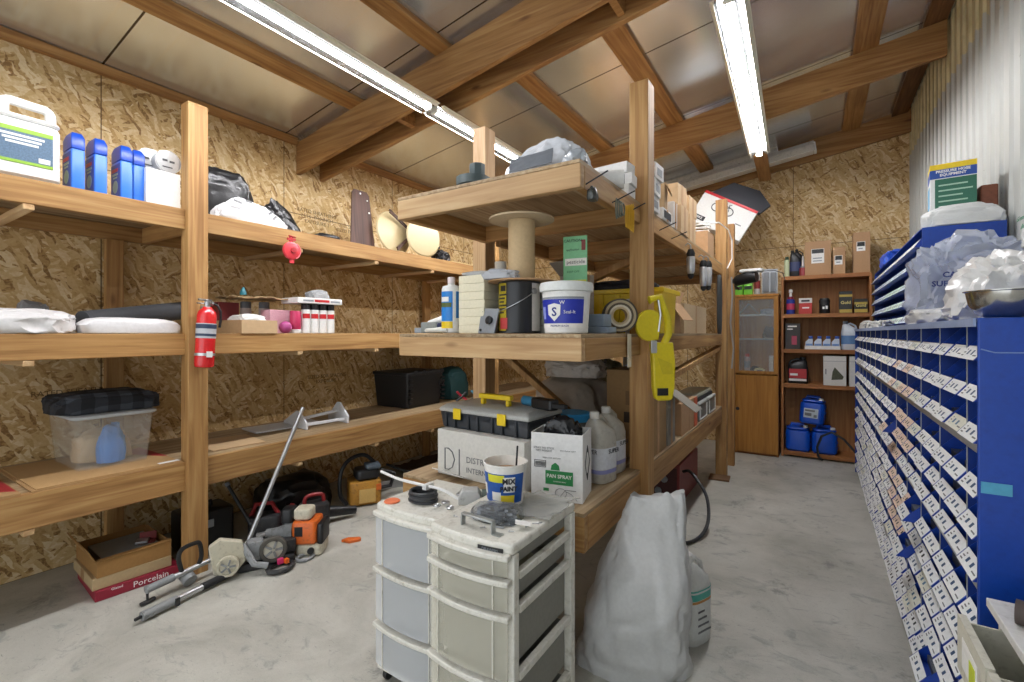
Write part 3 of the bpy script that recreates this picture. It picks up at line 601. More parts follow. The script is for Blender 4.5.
build('latch_handle', MB().tube([(.18, -.25, .2), (.18, -.27, .24), (.24, -.27, .24), (.24, -.25, .2)], .01, 8), TB, t)
solo('carry_bag', 'dark teal fabric bag behind the small clamps', 'bag', bag((.36, .3, .36), 71, .6, .1, 4), pm('#1d4a4c', .7), (-3.5, 4.16, T3), 90)
for i, (x, y, c, lab) in enumerate(((-3.2, 3.97, '#b1263c', 'small red handled spring clamp beside the black tote'), (-3.12, 4.12, '#5fa4c4', 'small pale blue wire clamp right of the red clamp'))):
    t = thing('spring_clamp', lab, 'clamp', (x, y, T3), 60); m = pm(c, .4)
    build('jaw', MB().tube([(-.06, 0, .012), (0, 0, .05), (.05, 0, .1)], .012, 8), BLACK, t); build('handle', MB().tube([(.06, 0, .013), (0, .01, .06), (-.05, .01, .11)], .013, 8), m, t); build('spring', MB().tube(arc((0, .02, .055), .022, 0, 330, 14), .004, 6), STEEL, t)

# ------------------------------------------------------------------ floor under the left shelving
t = thing('tile_box', 'thin maroon tile box on the floor, lowest of the stack under the left shelf', 'box', (-3.32, 1.09, .001), 85); build('box_body', MB().bb(-.19, -.2, 0, .19, .2, .055), pm('#8e1c32', .5), t, .003, 0)
text(t, 'Porcelain', .044, (.05, -.2005, .026), (90, 0, 0), PAPER); text(t, 'Glazed', .018, (-.1, -.2005, .042), (90, 0, 0), PAPER)
t = thing('tile_box', 'tan cardboard tile box in the middle of the floor stack', 'box', (-3.34, 1.06, .0565), 86); build('box_body', MB().bb(-.17, -.2, 0, .18, .2, .06), pm('#b39b74', .8), t, .003, 0); build('seam_tape', MB().bb(-.1702, -.03, .0, -.1712, .03, .059), CARDD, t, 0, 0)
t = thing('tile_box', 'open brown carton of grey tiles on top of the floor stack', 'box', (-3.34, 1.07, .117), 87); carton(t, .33, .40, .085, pm('#9d7440', .85), [('w', 65, .08), ('s', 158, .02)], .005, True)
for k in range(3): tag(build('floor_tile', MB().bb(-.13, -.16, 0, .13, .16, .019), pm('#8b8d8c', .5)), ('grey porcelain tile in the open carton, lowest', 'grey porcelain tile in the open carton, middle one', 'grey porcelain tile in the open carton, topmost and showing')[k], 'tile', 'grey tiles').location = (-3.34 + .004 * k, 1.075, .1225 + .0195 * k)
for o in [o for o in bpy.data.objects if o.name.startswith('floor_tile')]: o.rotation_euler[2] = rad(87)
t = thing('metal_bracket', 'small red and steel bracket lying on the grey tiles', 'bracket', (-3.28, 1.16, .1815), 60); build('plate', MB().bb(-.04, -.03, 0, .04, .03, .006).bb(-.04, .024, .006, .04, .03, .05), pm('#7a2b2a', .5), t, .002, 0); build('clip', MB().bb(-.05, -.04, .0065, .01, .02, .02), ALU, t, .002)
# trimmer power head, shafts, edger
def at_dir(p, q): return (Vector(q) - Vector(p)).to_track_quat('X', 'Z').to_euler()
GRY = pm('#8c8f90', .45, dirt='#4a463f'); BEI = pm('#c9c3ae', .5, dirt='#7c735e'); DKG = pm('#2a2b2d', .5, dirt='#55504a'); ORG = pm('#dd6a25', .4, dirt='#6d4a30')
t = thing('trimmer_power_head', 'orange and grey string trimmer engine lying on the floor', 'trimmer', (-2.78, 1.80, .0), 38)
build('engine_cover', MB().rbox(-.02, -.085, .075, .13, .085, .215, .025, .012), ORG, t); build('cover_vent', MB().bb(.03, -.05, .2155, .08, .05, .221).bb(.0, -.0862, .13, .05, -.0852, .19), BLACKM, t, .002)
build('starter_cover', MB().rbox(.131, -.075, .07, .17, .075, .2, .014, .01), BLACK, t); build('fuel_tank', MB().rbox(.0, -.08, .002, .165, .08, .073, .03, .012), BEI, t); build('fuel_cap', MB().lathe([(.02, 0), (.02, .015)], 14, (.1, -.081, .04), rx=rad(90)), BLACK, t)
build('muffler', MB().rbox(-.02, -.06, .217, .09, .06, .285, .03, .012), BEI, t); build('air_filter', MB().rbox(-.1, -.05, .19, -.022, .06, .285, .025, .012), BLACK, t)
build('clutch_housing', MB().loft([[(x, r * math.cos(6.2832 * i / 16), .125 + r * math.sin(6.2832 * i / 16)) for i in range(16)] for x, r in ((-.022, .075), (-.08, .06), (-.13, .035), (-.2, .026))]), GRY, t); build('shaft', MB().cyl((-.2, 0, .125), (-.26, .01, .11), .014), ALU, t)
build('throttle_cable', MB().tube([(-.05, -.06, .1), (-.14, -.1, .06), (-.2, -.06, .09), (-.25, -.02, .1)], .006), BLACK, t)
for i in range(4): build('cooling_fin', MB().bb(-.021 - .0, -.078 + i * .014, .09, -.0205 - .05, -.074 + i * .014, .2), GRY, t, 0, 0)
t = thing('edger_attachment', 'dusty edger attachment with beige guard and two wheels on the floor', 'edger', (-2.83, 1.47, 0), 62)
build('guard', MB().prism([(-.14, .04), (-.05, .01), (.02, .09), (.0, .2), (-.11, .235), (-.165, .2)], -.022, .022, Matrix.Translation((0, -.05, 0)) @ Matrix.Rotation(rad(90), 4, 'X')), BEI, t, .006)
def wheel(par, c, r, w, tm, hm):
    build('tyre', MB().lathe([(r * .72, -w / 2), (r * .95, -w / 2), (r, -w / 4), (r, w / 4), (r * .95, w / 2), (r * .72, w / 2), (r * .72, -w / 2)], 28, c, rx=rad(90), cap=False), tm, par)
    hub = build('wheel_hub', MB().lathe([(.01, -w * .4), (r * .7, -w * .3), (r * .7, w * .3), (.01, w * .4)], 24, c, rx=rad(90)), hm, par)
    mb = MB()
    for k in range(5): mb.box((c[0] + math.cos(k * 1.2566) * r * .4, c[1] - w * .42, c[2] + math.sin(k * 1.2566) * r * .4), (r * .55, w * .2, r * .16), ry=-k * 1.2566)
    build('spoke', mb, GRY, par, 0, 0)
wheel(t, (-.07, -.09, .085), .058, .03, BEI, BEI); wheel(t, (.16, -.05, .115), .075, .04, pm('#55524c', .8), pm('#bdb9aa', .5))
build('gear_case', MB().rbox(.02, -.03, .05, .11, .05, .17, .02, .012), GRY, t); build('arm', MB().tube([(0, -.04, .17), (.06, -.1, .07), (.13, -.11, .05)], .018, 10), GRY, t)
build('skid', MB().rbox(-.03, -.03, .0, .28, .05, .045, .02, .008), DKG, t); build('drive_housing', MB().rbox(.115, -.0, .05, .29, .09, .13, .02, .01), DKG, t)
o = solo('extension_pole', 'long silver pole leaning from the edger up to the bottom shelf', 'pole', MB().cyl((0, 0, 0), (-.12, .46, .78), .0135, 14), ALU, (-2.89, 1.50, .10))
o.location = (-2.885, 1.515, .255 - .2); o.location.z = .1
t = thing('trimmer_shaft', 'grey trimmer shaft with a sleeve, lying nearest the camera on the floor', 'shaft', (-2.735, .945, .03), 0)
t.rotation_euler = at_dir((-2.735, .945, .03), (-2.80, 1.37, .03))
build('sleeve', MB().cyl((0, 0, 0), (.16, 0, 0), .022, 18), GRY, t); build('tube', MB().cyl((.161, 0, 0), (.29, 0, 0), .0155), ALU, t); build('grip', MB().cyl((.291, 0, 0), (.44, 0, 0), .02), BLACKM, t); build('spindle', MB().bb(-.03, -.006, -.006, .0, .006, .006), DKG, t); build('clamp', MB().bb(.14, -.03, -.02, .16, -.022, .02), DKG, t)
t = thing('trimmer_shaft', 'grey trimmer shaft with a black loop handle, under the first post', 'shaft', (-2.90, 1.02, .075), 0)
t.rotation_euler = at_dir((-2.90, 1.02, .075), (-2.93, 1.42, .10))
build('sleeve', MB().cyl((0, 0, 0), (.13, 0, 0), .02, 18), GRY, t); build('tube', MB().cyl((.131, 0, 0), (.36, 0, 0), .0145), ALU, t)
build('loop_handle', MB().tube(cr([(.17, 0, .01), (.16, 0, .09), (.18, 0, .13), (.24, 0, .135), (.27, 0, .12), (.275, 0, .05), (.26, 0, .01)]), .012, 8), BLACK, t)
build('wing_bolt', MB().cyl((.005, 0, -.02), (.005, 0, -.055), .006).rbox(-.03, -.012, -.07, .04, .012, -.055, .008, .003), DKG, t); build('collar', MB().cyl((.2, -.02, -.055), (.2, .025, -.03), .035, 18), GRY, t)
t = thing('cord_loop', 'black rubber loop with pink tags lying on the floor', 'cord', (-2.655, 1.60, .014), 0); build('loop', MB().tube([(.055 * math.cos(a * .524), .07 * math.sin(a * .524), .004) for a in range(12)], .015, 8, True), DKG, t); build('tag', MB().bb(-.02, -.01, .02, .0, .02, .05), pm('#e03a78', .4), t); build('tag', MB().bb(.0, .02, .02, .025, .04, .045), ORANGE, t)
solo('cord_loop', 'grey hose clamp ring beside the trimmer engine', 'clamp', MB().tube([(.04 * math.cos(a * .524), .05 * math.sin(a * .524), .012) for a in range(12)], .011, 6, True), GRY, (-2.655, 1.76, 0))
solo('plastic_scrap', 'small orange plastic scrap lying flat on the floor', 'scrap', MB().prism([(-.06, 0), (0, -.03), (.07, .0), (.06, .03), (-.02, .03)], 0, .02), ORG, (-2.62, 2.07, 0), 40, bev=.004)
# dark tools piled in the shade under the shelf
t = thing('hedge_trimmer', 'dark red hedge trimmer body in the shade behind the trimmer engine', 'hedge trimmer', (-3.2, 1.82, 0), 50)
build('motor_body', MB().rbox(-.1, -.07, 0, .1, .07, .15, .03, .015), DKG, t); build('handle', MB().tube([(-.09, 0, .14), (-.06, 0, .22), (.04, 0, .22), (.08, 0, .14)], .015, 8), pm('#8f1f22', .45), t); build('guard', MB().box((.14, 0, .1), (.03, .16, .16), ry=rad(15)), pm('#8f1f22', .45), t, .004)
t = thing('tool_case', 'black tool case in the shade under the bottom left shelf', 'case', (-3.42, 1.52, 0), 86); build('case_body', MB().rbox(-.15, -.12, 0, .15, .12, .24, .03, .012), BLACK, t); build('handle', MB().tube([(-.05, 0, .24), (-.05, 0, .275), (.05, 0, .275), (.05, 0, .24)], .01), BLACK, t); build('latch', MB().bb(-.02, -.126, .14, .02, -.1205, .19), GREYP, t, .002)
t = thing('broom_handle', 'thin black rod leaning under the bottom left shelf', 'rod', (-3.05, 1.72, 0)); t.rotation_euler = (rad(14), rad(-30), 0); build('rod', MB().cyl((0, 0, .01), (0, 0, .46), .011), BLACK, t); build('end_cap', MB().lathe([(.015, .46), (.015, .48), (.008, .485)], 12), GREYP, t)
solo('trash_bag', 'black bag slumped in the shade under the bottom left shelf behind the pole', 'bag', bag((.55, .4, .3), 131, .7, .18, 4, 2.4), BAGK, (-3.42, 2.16, 0), 90)
t = thing('leaf_blower', 'black and grey blower lying in the shade near the trimmer engine', 'blower', (-3.06, 2.10, 0), 70); build('blower_body', MB().rbox(-.1, -.08, 0, .1, .08, .17, .05, .02), DKG, t); build('tube', MB().cyl((.1005, 0, .08), (.3, 0, .05), .04, 16, .03), BLACK, t); build('handle', MB().tube(cr([(-.07, 0, .16), (-.05, 0, .22), (.05, 0, .22), (.07, 0, .16)]), .014), pm('#8f1f22', .45), t)
# cut-off saw
SAWY = pm('#b5812f', .5, dirt='#4d3a22')
t = thing('cutoff_saw', 'dirty yellow and black motor saw on the floor under the left shelf', 'saw', (-3.14, 2.62, 0), 60)
build('saw_body', MB().rbox(-.13, -.11, .01, .12, .1, .2, .035, .015), SAWY, t); build('top_cover', MB().rbox(-.08, -.1, .201, .11, .09, .285, .04, .02), BLACK, t); build('filter_cap', MB().rbox(.0, -.095, .2855, .12, .05, .32, .02, .01), pm('#4a545c', .4), t)
build('front_handle', MB().tube(cr([(-.15, -.09, .03), (-.2, -.08, .12), (-.19, -.05, .28), (-.12, -.02, .37), (.0, .0, .39), (.1, .02, .30)]), .016, 8), BLACK, t); build('fuel_panel', MB().bb(-.06, -.1155, .03, .07, -.1105, .14), pm('#d9b36a', .5), t, .003); build('badge', MB().bb(.075, -.1155, .12, .115, -.1105, .17), ORG, t, .003)
build('rear_handle', MB().tube([(.12, 0, .1), (.22, .02, .1), (.25, .02, .2), (.13, .01, .25)], .017, 8), BLACK, t); build('bar', MB().bb(.12, .09, .05, .42, .1, .12), STEEL, t, .003)
t = thing('foot_pedal', 'grey metal pedal box on the floor between saw and island', 'pedal', (-2.62, 2.74, 0), 25); build('base', MB().rbox(-.13, -.12, 0, .13, .12, .12, .01, .006), DKG, t); build('top_plate', MB().box((0, -.01, .16), (.27, .24, .012), rx=rad(18)), GREYP, t, .002); build('slot', MB().box((0.0, -.03, .163), (.04, .012, .012), rx=rad(18)), BLACK, t, 0, 0)
t = thing('power_cable', 'black cable with a pale plug on the floor behind the saw', 'cable', (-3.2, 3.3, 0), 0); build('cable', MB().tube(cr([(-.1, -.3, .2), (.05, -.15, .12), (.2, .1, .08), (.32, .3, .09), (.25, .5, .08), (.1, .6, .075)]), .011, 8), BLACK, t); build('plug', MB().rbox(.3, .26, .055, .36, .36, .085, .01, .004), PAPER, t)
solo('dust_sheet', 'rusty brown old mat on the floor under the far left shelf', 'mat', sheet(.6, .9, 77, .05, 16, .01), pm('#4a382a', .9), (-3.3, 3.8, 0))
# ------------------------------------------------------------------ centre island, top level (deck at 2.081)
K1, K2, K3 = 2.081, 1.398, .687
def jug4(name, label, loc, rz, w, d, h, mat, capm, group=None, hm=None, lab=None):
    """gallon style jug: body, shoulder, side handle, neck cap"""
    t = thing(name, label, 'jug', loc, rz, group); body = MB()
    def ring(z, sx, sy, ox=0, n=20):
        return [(ox + w / 2 * sx * math.copysign(abs(math.cos(a)) ** .6, math.cos(a)), d / 2 * sy * math.copysign(abs(math.sin(a)) ** .6, math.sin(a)), z) for a in [2 * math.pi * i / n for i in range(n)]]
    body.loft([ring(0, .92, .92), ring(.01 * h / .3, 1, 1), ring(h * .6, 1, 1), ring(h * .72, .9, .9, -.01 * w), ring(h * .85, .5, .5, -.18 * w), ring(h * .9, .26, .3, -.24 * w)])
    build('jug_body', body, mat, t, 0, 50)
    build('handle', MB().tube([(-.2 * w, 0, h * .86), (.05 * w, 0, h * .92), (.33 * w, 0, h * .84), (.42 * w, 0, h * .7), (.42 * w, 0, h * .55)], .075 * w, 8), hm or mat, t)
    build('cap', MB().lathe([(.14 * w, h * .9), (.155 * w, h * .91), (.155 * w, h * .99), (.13 * w, h)], 18, (-.24 * w, 0, 0)), capm, t)
    for (z0, z1, m) in lab or ():
        build('label', MB().loft([ring(z0 * h, 1.012, 1.012), ring(z1 * h, 1.012, 1.012)], False), m, t, 0, 50)
    return t
t = thing('pipe_fitting', 'dark green grey plastic pipe fitting at the left of the top island shelf', 'fitting', (-1.425, 1.86, K1), 20)
GF = pm('#4d5a5c', .45)
build('base', MB().lathe([(.07, 0), (.08, .005), (.085, .035), (.07, .04)], 28), BLACKM, t); build('collar', MB().lathe([(.075, .041), (.085, .045), (.085, .085), (.06, .092)], 12), GF, t); build('stub', MB().lathe([(.036, .092), (.04, .1), (.04, .15), (.03, .154), (.03, .12), (0, .12)], 8, (.02, 0, 0)), GF, t)
t = solo('plastic_bag', 'white and silver plastic bag slumped on the front of the top island shelf', 'bag', bag((.66, .34, .22), 17, .95, .17, 5, 1.7, .25, .35, .06), pm('#cfd3d9', .25, bump=.15), (-1.06, 1.93, K1), 8)
st = build('grey_patch', sheet(.2, .09, 3, .012, 10, .003), pm('#6f747b', .35), t, 0, 40); st.location = (.0, -.162, .06); st.rotation_euler = (rad(58), rad(-6), rad(2))
solo('plastic_bag', 'small clear silver bag at the corner of the top island shelf', 'bag', bag((.1, .12, .065), 19, .8, .22, 4, 2.5), pm('#aab0b6', .25, bump=.3), (-.825, 1.76, K1 + .001), 30)
t = thing('paper_roll', 'white rolled tube lying at the right edge of the top island shelf', 'roll', (-.855, 2.13, K1 + .048), 20); build('roll', MB().cyl((-.11, 0, 0), (.1, 0, 0), .045, 22), WHITE, t); build('core', MB().cyl((.0995, 0, 0), (.102, 0, 0), .022, 16), INK, t)
WB = pm('#e4e4e2', .6); BROWNB = CARDL
wb = thing('carton', 'flat white carton beneath the white tube on the top island shelf', 'box', (-.87, 2.31, K1), 0, 'white cartons by the island post'); carton(wb, .2, .1, .055, WB)
for loc, rz, lab in (((-.86, 2.31, K1 + .057), 4, 'flat white carton second up in the stack by the island post'), ((-.875, 2.315, K1 + .114), -5, 'flat white carton at the top of the stack by the island post')): dup(wb, loc, rz, lab)
wb2 = thing('carton', 'white carton beyond the island post on the top shelf, lowest of its stack', 'box', (-.85, 2.66, K1), 0, 'white cartons beyond the island post'); carton(wb2, .2, .14, .085, WB); build('end_label', MB().bb(.1005, -.04, .02, .1015, .04, .06), GREYP, wb2, 0, 0)
for loc, rz, lab in (((-.84, 2.655, K1 + .087), 3, 'white carton beyond the island post on the top shelf, second up'), ((-.83, 2.665, K1 + .174), -3, 'white carton beyond the island post on the top shelf, topmost')): dup(wb2, loc, rz, lab)
def bx(label, loc, rz, w, d, h, mat=CARDL, flaps=None, group='cartons on the top island shelf'):
    t = thing('carton', label, 'box', loc, rz, group); carton(t, w, d, h, mat, flaps); build('seam_tape', MB().bb(w / 2 + .0006, -.02, 0, w / 2 + .0016, .02, h), CARD, t, 0, 0); return t
t = bx('white carton with a black open end on the top island shelf edge', (-.86, 2.94, K1), 0, .2, .2, .07, WB); build('open_end', MB().bb(.1016, -.08, .012, .1022, .08, .058), BLACKM, t, 0, 0)
bx('small tan carton tilted on a white one, near the post', (-.86, 2.94, K1 + .072), 9, .18, .17, .15, CARDL, [('e', -62, .05)])
bx('tall narrow white carton on the top island shelf', (-.845, 3.16, K1), 0, .16, .09, .17, WB)
bx('tan carton at the bottom of the stack midway along the top island shelf', (-.87, 3.40, K1), 0, .22, .22, .19)
bx('tan carton on top of another, midway along the top island shelf', (-.875, 3.40, K1 + .192), -4, .2, .2, .15)
bx('tall tan carton behind the stacked pair on the top island shelf', (-.88, 3.75, K1), 2, .2, .24, .2)
bx('tan carton stacked second up, further along the top island shelf', (-.88, 3.76, K1 + .202), -2, .2, .22, .14)
bx('large brown carton in the middle of the top island shelf', (-1.3, 3.3, K1), 0, .4, .5, .3, CARD); bx('tall brown carton at the far end of the top island shelf', (-1.5, 5.35, K1), 0, .45, .5, .62, CARD)
bx('carton behind the coiled white wire on the top island shelf', (-.90, 4.55, K1), 0, .22, .3, .22, CARD)
# bicycle carton leaning at the far end
BW = pm('#dcdbd6', .6); NAVY = pm('#23252c', .6, var=.3, scale=30)
t = thing('bicycle_carton', 'flat white printed carton with a red stripe and bicycle drawing, tilted near the far wall', 'box', (-.86, 5.80, 2.70), 0); t.scale = (.82, 1, .8)
t.rotation_euler = (rad(-16), rad(30), rad(8))
build('carton_body', MB().bb(-.42, -.05, -.25, .33, .05, .25), BW, t, .003, 0); build('top_panel', MB().prism([(-.36, .2515), (.36, .2515), (.42, .42), (.2, .56), (-.16, .53)], -.02, .02, Matrix.Rotation(rad(90), 4, 'X')), NAVY, t, .002, 0)
build('red_stripe', MB().bb(-.42, -.053, .21, .33, -.0505, .249), RED, t, 0, 0)
dr = MB()
for cx in (-.17, .0): dr.tube([(cx + .062 * math.cos(a * .3927), -.0535, .07 + .062 * math.sin(a * .3927)) for a in range(16)], .006, 5, True)
dr.tube([(-.17, -.0535, .07), (-.11, -.0535, .14), (-.02, -.0535, .14), (-.08, -.0535, .07), (-.17, -.0535, .07)], .005, 5).tube([(-.08, -.0535, .07), (-.12, -.0535, .16)], .005, 5).tube([(0, -.0535, .07), (-.03, -.0535, .17), (.0, -.0535, .18)], .005, 5)
build('bicycle_drawing', dr, INK, t); build('print', MB().bb(-.38, -.0525, -.2, -.22, -.0505, -.13), BLACK, t, 0, 0); build('print', MB().bb(.16, -.0525, -.05, .24, -.0505, -.035), INKG, t, 0, 0); text(t, 'BIKE', .05, (-.3, -.0528, -.165), (90, 0, 0), PAPER)
t = thing('wire_coil', 'coil of white wire lying on a carton near the far island post', 'wire', (-.87, 4.50, K1 + .23), 0); build('coil', MB().tube([((.07 + .008 * (i % 3)) * math.cos(i * .5), (.1 + .008 * (i % 4)) * math.sin(i * .5), .002 * i) for i in range(40)], .006, 6), WHITE, t); build('loose_end', MB().tube([(.08, .0, .07), (.13, .15, .1), (.185, .32, .06), (.2, .43, -.02), (.2, .44, -.2), (.17, .36, -.3)], .006, 6), WHITE, t)
# nail hooks, cords and air tools on the right edge
for i, (y, z, L) in enumerate(((1.73, 1.99, .1), (2.02, 1.985, .11), (2.20, 1.975, .1), (2.78, 2.0, .1), (3.05, 1.995, .1))):
    solo('nail_hook', ('long nail in the island shelf edge holding a pin bundle, nearest the corner', 'long nail in the island shelf edge holding grey and yellow cord, left of the post', 'long nail in the island shelf edge touching the front post', 'first long nail in the island shelf edge beyond the post', 'second long nail in the island shelf edge beyond the post')[i], 'nail', MB().cyl((0, 0, 0), (L, -.02, .03), .003, 6), INK, (-.7648, y, z), 0, 'nail hooks')
solo('pin_bundle', 'small steel pin bundle hung on the nail nearest the corner', 'pins', bag((.035, .055, .06), 33, .8, .3, 3, 5), pm('#5d605e', .4, .5, var=.5), (-.742, 1.745, 1.925), 0)
t = thing('cord_bundle', 'grey cord looped on a nail at the island shelf edge', 'cord', (-.742, 2.03, 1.90), 0)
for k in range(4): build('loop', MB().tube([(.006 * k, .01 * k - .015 + (.012 + .003 * k) * math.cos(a * .524), .055 + (.045 - .006 * k) * math.sin(a * .524)) for a in range(12)], .0035, 6, True), pm('#6d7266', .5), t)
t = thing('cord_bundle', 'yellow cord looped on a nail just left of the front island post', 'cord', (-.742, 2.17, 1.885), 0)
for k in range(5): build('loop', MB().tube([(.004 * k, .013 * k - .03 + .009 * math.cos(a * .524), .06 + (.05 + .004 * k) * math.sin(a * .524)) for a in range(12)], .0032, 6, True), pm('#d9a92c', .45), t)
def airtool(label, loc, L):
    t = thing('air_tool', label, 'air tool', loc, 0, 'silver tools hung on the island edge')
    build('tool_body', MB().lathe([(.018, -L), (.026, -L + .02), (.03, -.06), (.024, -.05)], 18), ALU, t); build('nose', MB().lathe([(.008, -L - .035), (.02, -L - .02), (.022, -L)], 14), BLACK, t); build('collar', MB().lathe([(.026, -.05), (.03, -.03), (.018, 0)], 16), BLACK, t); build('hook', MB().tube([(0, 0, 0), (0, -.01, .03), (-.02, 0, .045), (-.036, 0, .03)], .005, 6), STEEL, t); return t
airtool('silver air tool hung on the island edge, left of the pair', (-.725, 3.42, 1.98), .17); airtool('silver air tool hung on the island edge, middle one', (-.725, 3.86, 1.96), .2); airtool('silver air tool hung on the island edge, right beside the far post', (-.725, 4.06, 1.98), .2)
t = thing('cord_bundle', 'black strap hanging in a long loop beside the far island post', 'strap', (-.735, 4.6, 1.36), 0)
for k in range(3): build('loop', MB().tube([(.006 * k, .05 * math.cos(a * .393) + .01 * k, .3 + .26 * math.sin(a * .393)) for a in range(16)], .009, 6, True), pm('#3a3b3a', .6), t)
t = thing('clamp_spotlight', 'black and white clamp lamp head sticking out from the far island post', 'lamp', (-.58, 5.22, 1.955), -10, rx=0)  # clamp work lamp, unlit
build('lamp_head', MB().loft([[(x, r * math.cos(6.2832 * i / 16), r * .75 * math.sin(6.2832 * i / 16) - (.03 if x < 0 else 0)) for i in range(16)] for x, r in ((-.12, .03), (-.09, .07), (.03, .085), (.1, .07))]), BLACK, t); build('lamp_face', MB().rbox(-.05, -.07, .045, .16, .07, .075, .03, .008), WHITE, t); build('arm', MB().tube([(-.1, 0, -.03), (-.118, .06, -.08), (-.115, .15, -.1)], .012, 8), BLACK, t); build('wire', MB().tube([(.15, 0, .05), (.25, .02, .05), (.32, .03, .02), (.34, .03, -.05)], .004, 6), INK, t)
solo('pull_cord', 'thin steel chain and cable hanging down the far island post', 'chain', MB().tube([(0, 0, 0), (.005, .01, -.2), (-.01, .0, -.45), (.015, .02, -.7), (.0, .01, -.9)], .008, 6), STEEL, (-.69, 5.06, 1.95), 0)  # steel chain and cable as one tube

# ------------------------------------------------------------------ centre island, middle level (deck at 1.398)
t = thing('work_shoe', 'white and navy shoe with a grey block at the left end of the island shelf', 'shoe', (-1.60, 1.93, K2), -3)
build('upper', MB().loft([[(x, w * math.cos(a) * .06, h0 + (h1 - h0) * (.5 + .5 * math.sin(a))) for a in [6.2832 * i / 14 for i in range(14)]] for x, w, h0, h1 in ((-.2, .3, .035, .05), (-.16, .8, .035, .075), (-.06, 1, .045, .1), (.06, 1, .05, .115), (.14, .7, .05, .115))]), WHITE, t, 0, 60)
build('sole', MB().loft([[(x, -.062, z0), (x, .05, z0), (x, .05, z1), (x, -.062, z1)] for x, z0, z1 in ((-.08, .022, .05), (.0, .025, .068), (.14, .03, .075))]), pm('#1d2b52', .5), t, .006)
build('block', MB().rbox(-.19, -.068, 0, -.07, .05, .06, .008, .005), pm('#7f8480', .6, dirt='#4f524f'), t); build('toe_block', MB().rbox(-.26, -.05, 0, -.191, .05, .03, .008, .004), GREYP, t)
solo('clamp_strap', 'pale grey strap handle lying under the white slipper', 'strap', MB().tube([(.1, -.0, .015), (-.03, 0, .014), (-.06, .02, .014), (-.03, .04, .016), (.1, .04, .03)], .011, 8), pm('#c8c8c0', .5), (-1.60, 1.755, K2))
t = thing('glue_bottle', 'white bottle with a blue and yellow label on the middle island shelf', 'bottle', (-1.515, 1.80, K2), 12)
build('bottle_body', MB().lathe([(.04, 0), (.048, .005), (.048, .215), (.042, .232), (.018, .24), (.018, .246)], 30), WHITE, t); build('cap', MB().lathe([(.019, .2465), (.019, .275), (.016, .278)], 18), pm('#e6d9da', .4), t)
def part_cyl(r, z0, z1, a0, a1, n=12): return MB().loft([[(r * math.cos(rad(a0 + (a1 - a0) * i / n)), r * math.sin(rad(a0 + (a1 - a0) * i / n)), z) for i in range(n + 1)] for z in (z0, z1)], False, False)
build('label', part_cyl(.0486, .06, .205, 210, 305), pm('#1f7fd0', .4), t); build('label', part_cyl(.0486, .075, .205, 325, 410), pm('#2a78bf', .4), t); build('label_band', part_cyl(.0486, .025, .058, 210, 305), YEL, t); build('label_print', part_cyl(.0492, .155, .178, 222, 282), PAPER, t); build('label_print', part_cyl(.0492, .128, .15, 218, 298), pm('#54622e', .5), t)
IV = pm('#ddd6bb', .55); 
for k in range(7): 
    o = solo('ivory_tray', 'stacked ivory plastic tray on the middle island shelf, %s' % ('lowest of the pile', 'second from the bottom', 'third from the bottom', 'fourth, midway up the pile', 'third from the top', 'second from the top', 'topmost under the clear bag')[k], 'tray', MB().rbox(-.079, -.07, 0, .079, .07, .039, .004, .0015), IV, (-1.37, 1.845, K2 + .0395 * k), -3 + (k % 2), 'stacked ivory trays')
solo('plastic_bag', 'clear crumpled bag on the stacked ivory trays', 'bag', bag((.17, .14, .025), 40, .6, .2, 3), film('#d5d8d8', .55), (-1.37, 1.85, K2 + .0395 * 7))
t = thing('steel_plate', 'grey square steel plate leaning against the black paint can', 'plate', (-1.262, 1.748, K2), -10, rx=-14); build('plate', MB().prism([(-.055, 0), (.05, 0), (.055, .115), (-.06, .12)], -.004, .004, Matrix.Rotation(rad(90), 4, 'X')), pm('#8b9095', .45, .3), t, .002, 0); build('knob', MB().lathe([(.018, 0), (.02, .012), (.012, .018)], 16, (.01, -.004, .06), rx=rad(90)), BLACK, t); build('bolt', MB().lathe([(.006, 0), (.005, .005)], 10, (-.045, -.004, .105), rx=rad(90)).lathe([(.006, 0), (.005, .005)], 10, (-.04, -.004, .015), rx=rad(90)), BLACK, t)
t = thing('paint_can', 'black one gallon paint can with yellow lettering under the cable reel', 'paint can', (-1.15, 1.85, K2), 0)
build('can_body', MB().lathe([(.095, 0), (.098, .004), (.095, .01), (.095, .229), (.098, .233), (.09, .236)], 36), pm('#1c1d20', .35), t)
build('label', part_cyl(.0958, .012, .226, 222, 264), pm('#b9a61d', .45, var=.5, scale=50), t); build('label', part_cyl(.0958, .012, .226, 338, 385), pm('#d9d6d0', .45), t); build('label_print', part_cyl(.0963, .02, .07, 238, 268), pm('#b23a3c', .5), t); build('label_print', part_cyl(.0963, .19, .215, 240, 262), pm('#23221c', .5), t)
for k in range(6): build('label_print', part_cyl(.0963, .09 + .016 * k, .098 + .016 * k, 228 + 3 * (k % 2), 256 + 4 * (k % 3)), pm('#23221c', .5), t)
for a in (230, 345): build('ear', MB().lathe([(.014, 0), (.014, .006), (.008, .01)], 14, (.095 * math.cos(rad(a)), .095 * math.sin(rad(a)), .19 if a > 300 else .1), rx=rad(90), rz=rad(a + 90)), STEEL, t)
build('bail', MB().tube([(.103 * math.cos(rad(a)), .103 * math.sin(rad(a)), .19 - .09 * math.sin(rad((345 - a) / 115 * 90))) for a in range(230, 347, 9)], .002, 5), STEEL, t)
solo('masonry_block', 'grey white textured block behind and left of the black paint can', 'block', MB().bb(-.04, -.06, 0, .04, .06, .245), pm('#a5a39b', .7, var=.3, scale=30), (-1.255, 2.04, K2), bev=.003)
GP = pm('#b9bab0', .6, var=.15)
